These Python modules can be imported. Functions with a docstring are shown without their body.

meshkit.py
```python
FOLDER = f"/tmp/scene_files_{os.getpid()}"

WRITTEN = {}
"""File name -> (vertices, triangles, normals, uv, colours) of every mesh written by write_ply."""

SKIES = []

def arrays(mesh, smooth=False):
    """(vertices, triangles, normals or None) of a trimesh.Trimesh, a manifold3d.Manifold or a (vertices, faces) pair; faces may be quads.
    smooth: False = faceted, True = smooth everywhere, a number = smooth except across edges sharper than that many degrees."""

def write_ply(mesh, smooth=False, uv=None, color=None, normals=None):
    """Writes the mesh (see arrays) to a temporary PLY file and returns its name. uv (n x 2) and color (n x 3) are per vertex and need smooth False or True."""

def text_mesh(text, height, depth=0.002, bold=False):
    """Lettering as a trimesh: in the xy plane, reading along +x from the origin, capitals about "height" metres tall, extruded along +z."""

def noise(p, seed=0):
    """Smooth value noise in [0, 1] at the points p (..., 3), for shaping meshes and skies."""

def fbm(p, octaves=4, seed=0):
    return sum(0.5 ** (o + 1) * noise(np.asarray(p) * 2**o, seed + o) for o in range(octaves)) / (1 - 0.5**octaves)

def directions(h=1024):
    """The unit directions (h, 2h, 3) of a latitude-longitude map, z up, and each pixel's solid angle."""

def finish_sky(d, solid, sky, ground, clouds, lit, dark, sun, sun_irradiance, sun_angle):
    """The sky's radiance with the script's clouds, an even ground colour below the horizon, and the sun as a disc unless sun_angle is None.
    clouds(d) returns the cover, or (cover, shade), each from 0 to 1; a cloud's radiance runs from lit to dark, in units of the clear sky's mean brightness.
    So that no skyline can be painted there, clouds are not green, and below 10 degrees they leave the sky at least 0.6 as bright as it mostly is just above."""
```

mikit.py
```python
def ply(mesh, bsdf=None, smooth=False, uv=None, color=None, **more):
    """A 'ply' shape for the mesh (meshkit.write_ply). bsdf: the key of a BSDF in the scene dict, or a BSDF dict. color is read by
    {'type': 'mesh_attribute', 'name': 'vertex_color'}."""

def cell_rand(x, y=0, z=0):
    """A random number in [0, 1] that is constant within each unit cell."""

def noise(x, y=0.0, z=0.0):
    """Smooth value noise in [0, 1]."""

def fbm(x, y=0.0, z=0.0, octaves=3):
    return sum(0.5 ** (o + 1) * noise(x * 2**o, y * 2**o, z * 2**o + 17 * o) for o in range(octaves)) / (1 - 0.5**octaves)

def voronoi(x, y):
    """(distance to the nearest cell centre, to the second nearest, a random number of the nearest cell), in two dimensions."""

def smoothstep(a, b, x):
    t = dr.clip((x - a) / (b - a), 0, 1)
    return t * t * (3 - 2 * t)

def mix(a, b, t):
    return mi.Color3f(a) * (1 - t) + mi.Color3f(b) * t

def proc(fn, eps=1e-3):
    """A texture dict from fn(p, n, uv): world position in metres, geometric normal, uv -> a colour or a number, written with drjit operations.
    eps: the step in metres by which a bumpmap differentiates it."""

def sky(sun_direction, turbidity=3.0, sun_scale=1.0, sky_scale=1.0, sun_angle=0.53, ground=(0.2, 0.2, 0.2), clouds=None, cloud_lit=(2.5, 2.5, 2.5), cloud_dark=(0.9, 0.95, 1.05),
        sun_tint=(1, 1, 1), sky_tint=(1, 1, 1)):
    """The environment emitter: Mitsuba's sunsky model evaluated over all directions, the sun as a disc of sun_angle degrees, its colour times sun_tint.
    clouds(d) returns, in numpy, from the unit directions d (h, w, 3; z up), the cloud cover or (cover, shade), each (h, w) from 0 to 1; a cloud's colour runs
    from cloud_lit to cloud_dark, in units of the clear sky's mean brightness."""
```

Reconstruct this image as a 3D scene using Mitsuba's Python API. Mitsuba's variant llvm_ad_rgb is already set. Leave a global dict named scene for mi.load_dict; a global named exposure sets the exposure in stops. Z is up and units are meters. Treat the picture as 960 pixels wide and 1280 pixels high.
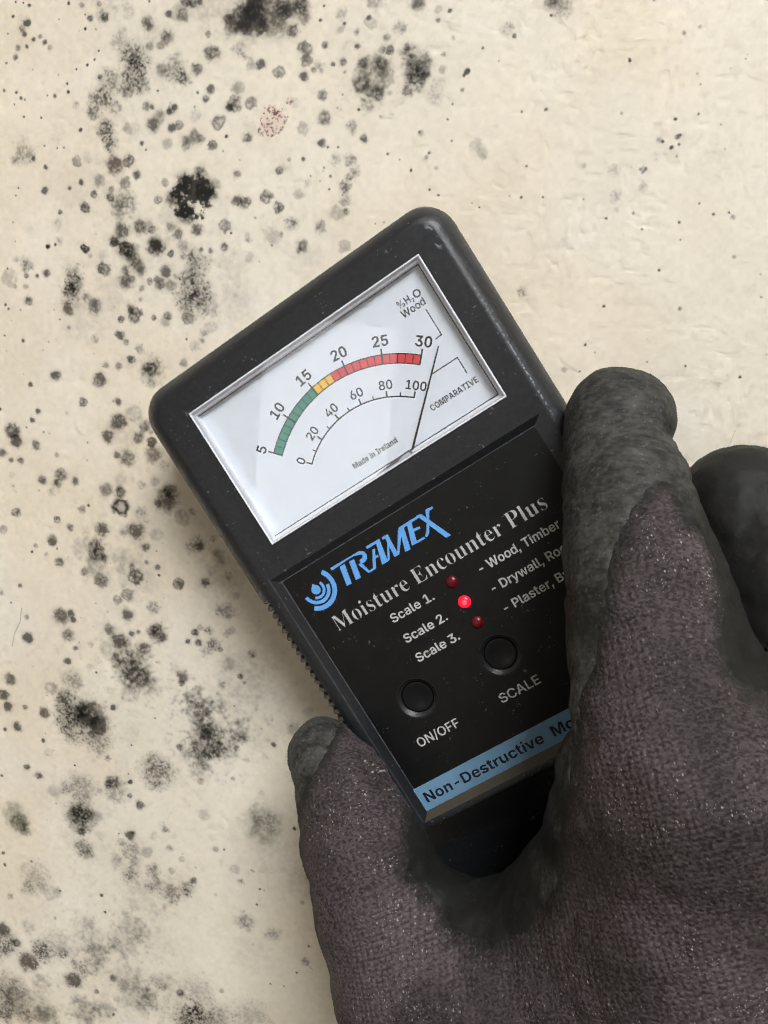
"""A gloved hand holding a moisture meter against a mouldy plaster wall.
Lengths are modelled in millimetres in wall coordinates (X right, Y up, Z out of the wall) and turned into metres
with the wall standing upright in the plane y = 0, facing -y."""
import glob, math
import numpy as np
import trimesh, manifold3d as m3
import drjit as dr
import mitsuba as mi
import mikit, meshkit
from mikit import proc, noise, fbm, voronoi, cell_rand, smoothstep, mix
from PIL import Image, ImageDraw, ImageFont
from shapely import affinity, box, union_all, Polygon, Point, LineString, MultiPolygon
from scipy.ndimage import gaussian_filter

rng = np.random.default_rng(7)
scene, labels = {}, {}


def W(X, Y, Z):
    """wall millimetres -> world metres"""
    return [X / 1000, -Z / 1000, Y / 1000]


# ------------------------------------------------------------------ camera, lamps, exposure
exposure = 0.28
_T = mi.ScalarTransform4f
_c = np.array([36.9, -1.29, 204.3])
_t = _c + 100 * np.array([-0.1507, -0.1358, -0.9792])
scene['camera'] = {'type': 'perspective', 'fov': 55.0, 'fov_axis': 'x', 'near_clip': 0.01, 'far_clip': 20.0,
                   'to_world': _T().look_at(origin=W(*_c), target=W(*_t), up=[-0.0207, 0.1343, 0.9907])}


def lamp(name, at, size, radiance, label):
    """a bright rectangle that lights the wall from a distance"""
    d = np.array(at, float)
    scene[name] = {'type': 'rectangle', 'to_world': _T().look_at(origin=W(*at), target=W(40, 0, 0), up=[0.1, 0.05, 1]) @ _T().scale([size[0] / 2000, size[1] / 2000, 1]),
                   'emitter': {'type': 'area', 'radiance': {'type': 'rgb', 'value': radiance}},
                   'bsdf': {'type': 'diffuse', 'reflectance': {'type': 'rgb', 'value': [0.5, 0.5, 0.5]}}}
    labels[name] = {'label': label, 'category': 'window'}


lamp('window', (760, 1700, 1600), (980, 1070), [17.6, 17.9, 18.2], 'bright daylit window above and to the right, outside the picture')
lamp('glare_panel', (-400, -60, 1700), (330, 560), [1.1, 1.13, 1.16], 'added bright panel behind the viewer for glare on the dial pane, outside the picture')  # added panel, mirrored as glare in the dial pane
scene['room_light'] = {'type': 'constant', 'radiance': {'type': 'rgb', 'value': [0.19, 0.165, 0.135]}}


# ------------------------------------------------------------------ helpers
def rgb(*c):
    return {'type': 'rgb', 'value': list(c)}


def world(v):
    v = np.asarray(v, float)
    return np.stack([v[:, 0], -v[:, 2], v[:, 1]], 1) / 1000


ANG = math.radians(32.5955)
CA, SA = math.cos(ANG), math.sin(ANG)


def dev(v):
    """meter millimetres (u, v, z; origin at the middle of its window) -> wall millimetres"""
    v = np.asarray(v, float)
    return np.stack([v[:, 0] * CA - v[:, 1] * SA, v[:, 0] * SA + v[:, 1] * CA, v[:, 2]], 1)


def put(key, mesh, bsdf, frame=dev, smooth=False, **more):
    """one entry of the scene from a mesh in meter or wall millimetres; a taken key gets the next number"""
    k, i = key, 0
    while k in scene:
        i += 1
        k = f'{key}_{i:03d}'
    if hasattr(mesh, 'to_mesh'):
        mm = mesh.to_mesh()
        mesh = trimesh.Trimesh(np.array(mm.vert_properties[:, :3]), np.array(mm.tri_verts), process=False)
    v = np.asarray(mesh.vertices)
    m = trimesh.Trimesh(world(frame(v) if frame else v), mesh.faces, process=False)
    scene[k] = mikit.ply(m, bsdf, smooth=smooth, **more)
    return k


def extrude(shape, z0, z1):
    parts = [g for g in getattr(shape, 'geoms', [shape]) if g.area > 1e-5]
    ms = [trimesh.creation.extrude_polygon(g, z1 - z0, engine='earcut') for g in parts]
    m = trimesh.util.concatenate(ms)
    m.apply_translation([0, 0, z0])
    return m


_fonts = glob.glob('/opt/blender-*/*/datafiles/fonts/')[0]


def glyphs(text, weight=400, serif=False, size=170):
    """outline of a line of text with its capitals 1 high, starting at the origin"""
    if serif:   # the upright serif alphabet among the mathematical letters
        text = ''.join(chr(0x1D400 + ord(c) - 65) if c.isupper() else chr(0x1D41A + ord(c) - 97) if c.islower() else c for c in text)
        font = ImageFont.truetype(_fonts + 'NotoSansMath-Regular.woff2', size)
        href = chr(0x1D400 + 7)
    else:
        font = ImageFont.truetype(_fonts + 'Inter.woff2', size)
        font.set_variation_by_axes([14, weight])
        href = 'H'
    cap = -font.getbbox(href, anchor='ls')[1]
    x0, y0, x1, y1 = font.getbbox(text, anchor='ls')
    im = Image.new('L', (x1 - x0 + 12, y1 - y0 + 12))
    ImageDraw.Draw(im).text((6 - x0, 6 - y0), text, 255, font, anchor='ls')
    on = np.pad(np.asarray(im) > 127, ((0, 0), (1, 1))).astype(np.int8)
    r, s = np.nonzero(np.diff(on, axis=1) == 1)
    e = np.nonzero(np.diff(on, axis=1) == -1)[1]
    g = union_all(box(s, -r - 1, e, -r)).buffer(0.7).buffer(-0.7).simplify(0.8)
    return affinity.affine_transform(g, [1 / cap, 0, 0, 1 / cap, -6 / cap, (6 - y0) / cap])


def line_of_text(text, x0, x1, y, cap, weight=400, serif=False, grow=0.0):
    g = glyphs(text, weight, serif)
    b = g.bounds
    g = affinity.affine_transform(g, [(x1 - x0) / (b[2] - b[0]), 0, 0, cap, x0 - b[0] * (x1 - x0) / (b[2] - b[0]), y])
    return g.buffer(grow) if grow else g


def centred_text(text, cap, weight=400, squeeze=0.92):
    g = glyphs(text, weight)
    b = g.bounds
    return affinity.affine_transform(g, [cap * squeeze, 0, 0, cap, -cap * squeeze * (b[0] + b[2]) / 2, -cap / 2])


def hull_spheres(balls, seg=14):
    ms = [m3.Manifold.sphere(r, seg).translate((x, y, z)) for x, y, z, r in balls]
    return m3.Manifold.batch_hull(ms)


def hull_points(p):
    return m3.Manifold.hull_points(np.asarray(p, float))


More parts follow.
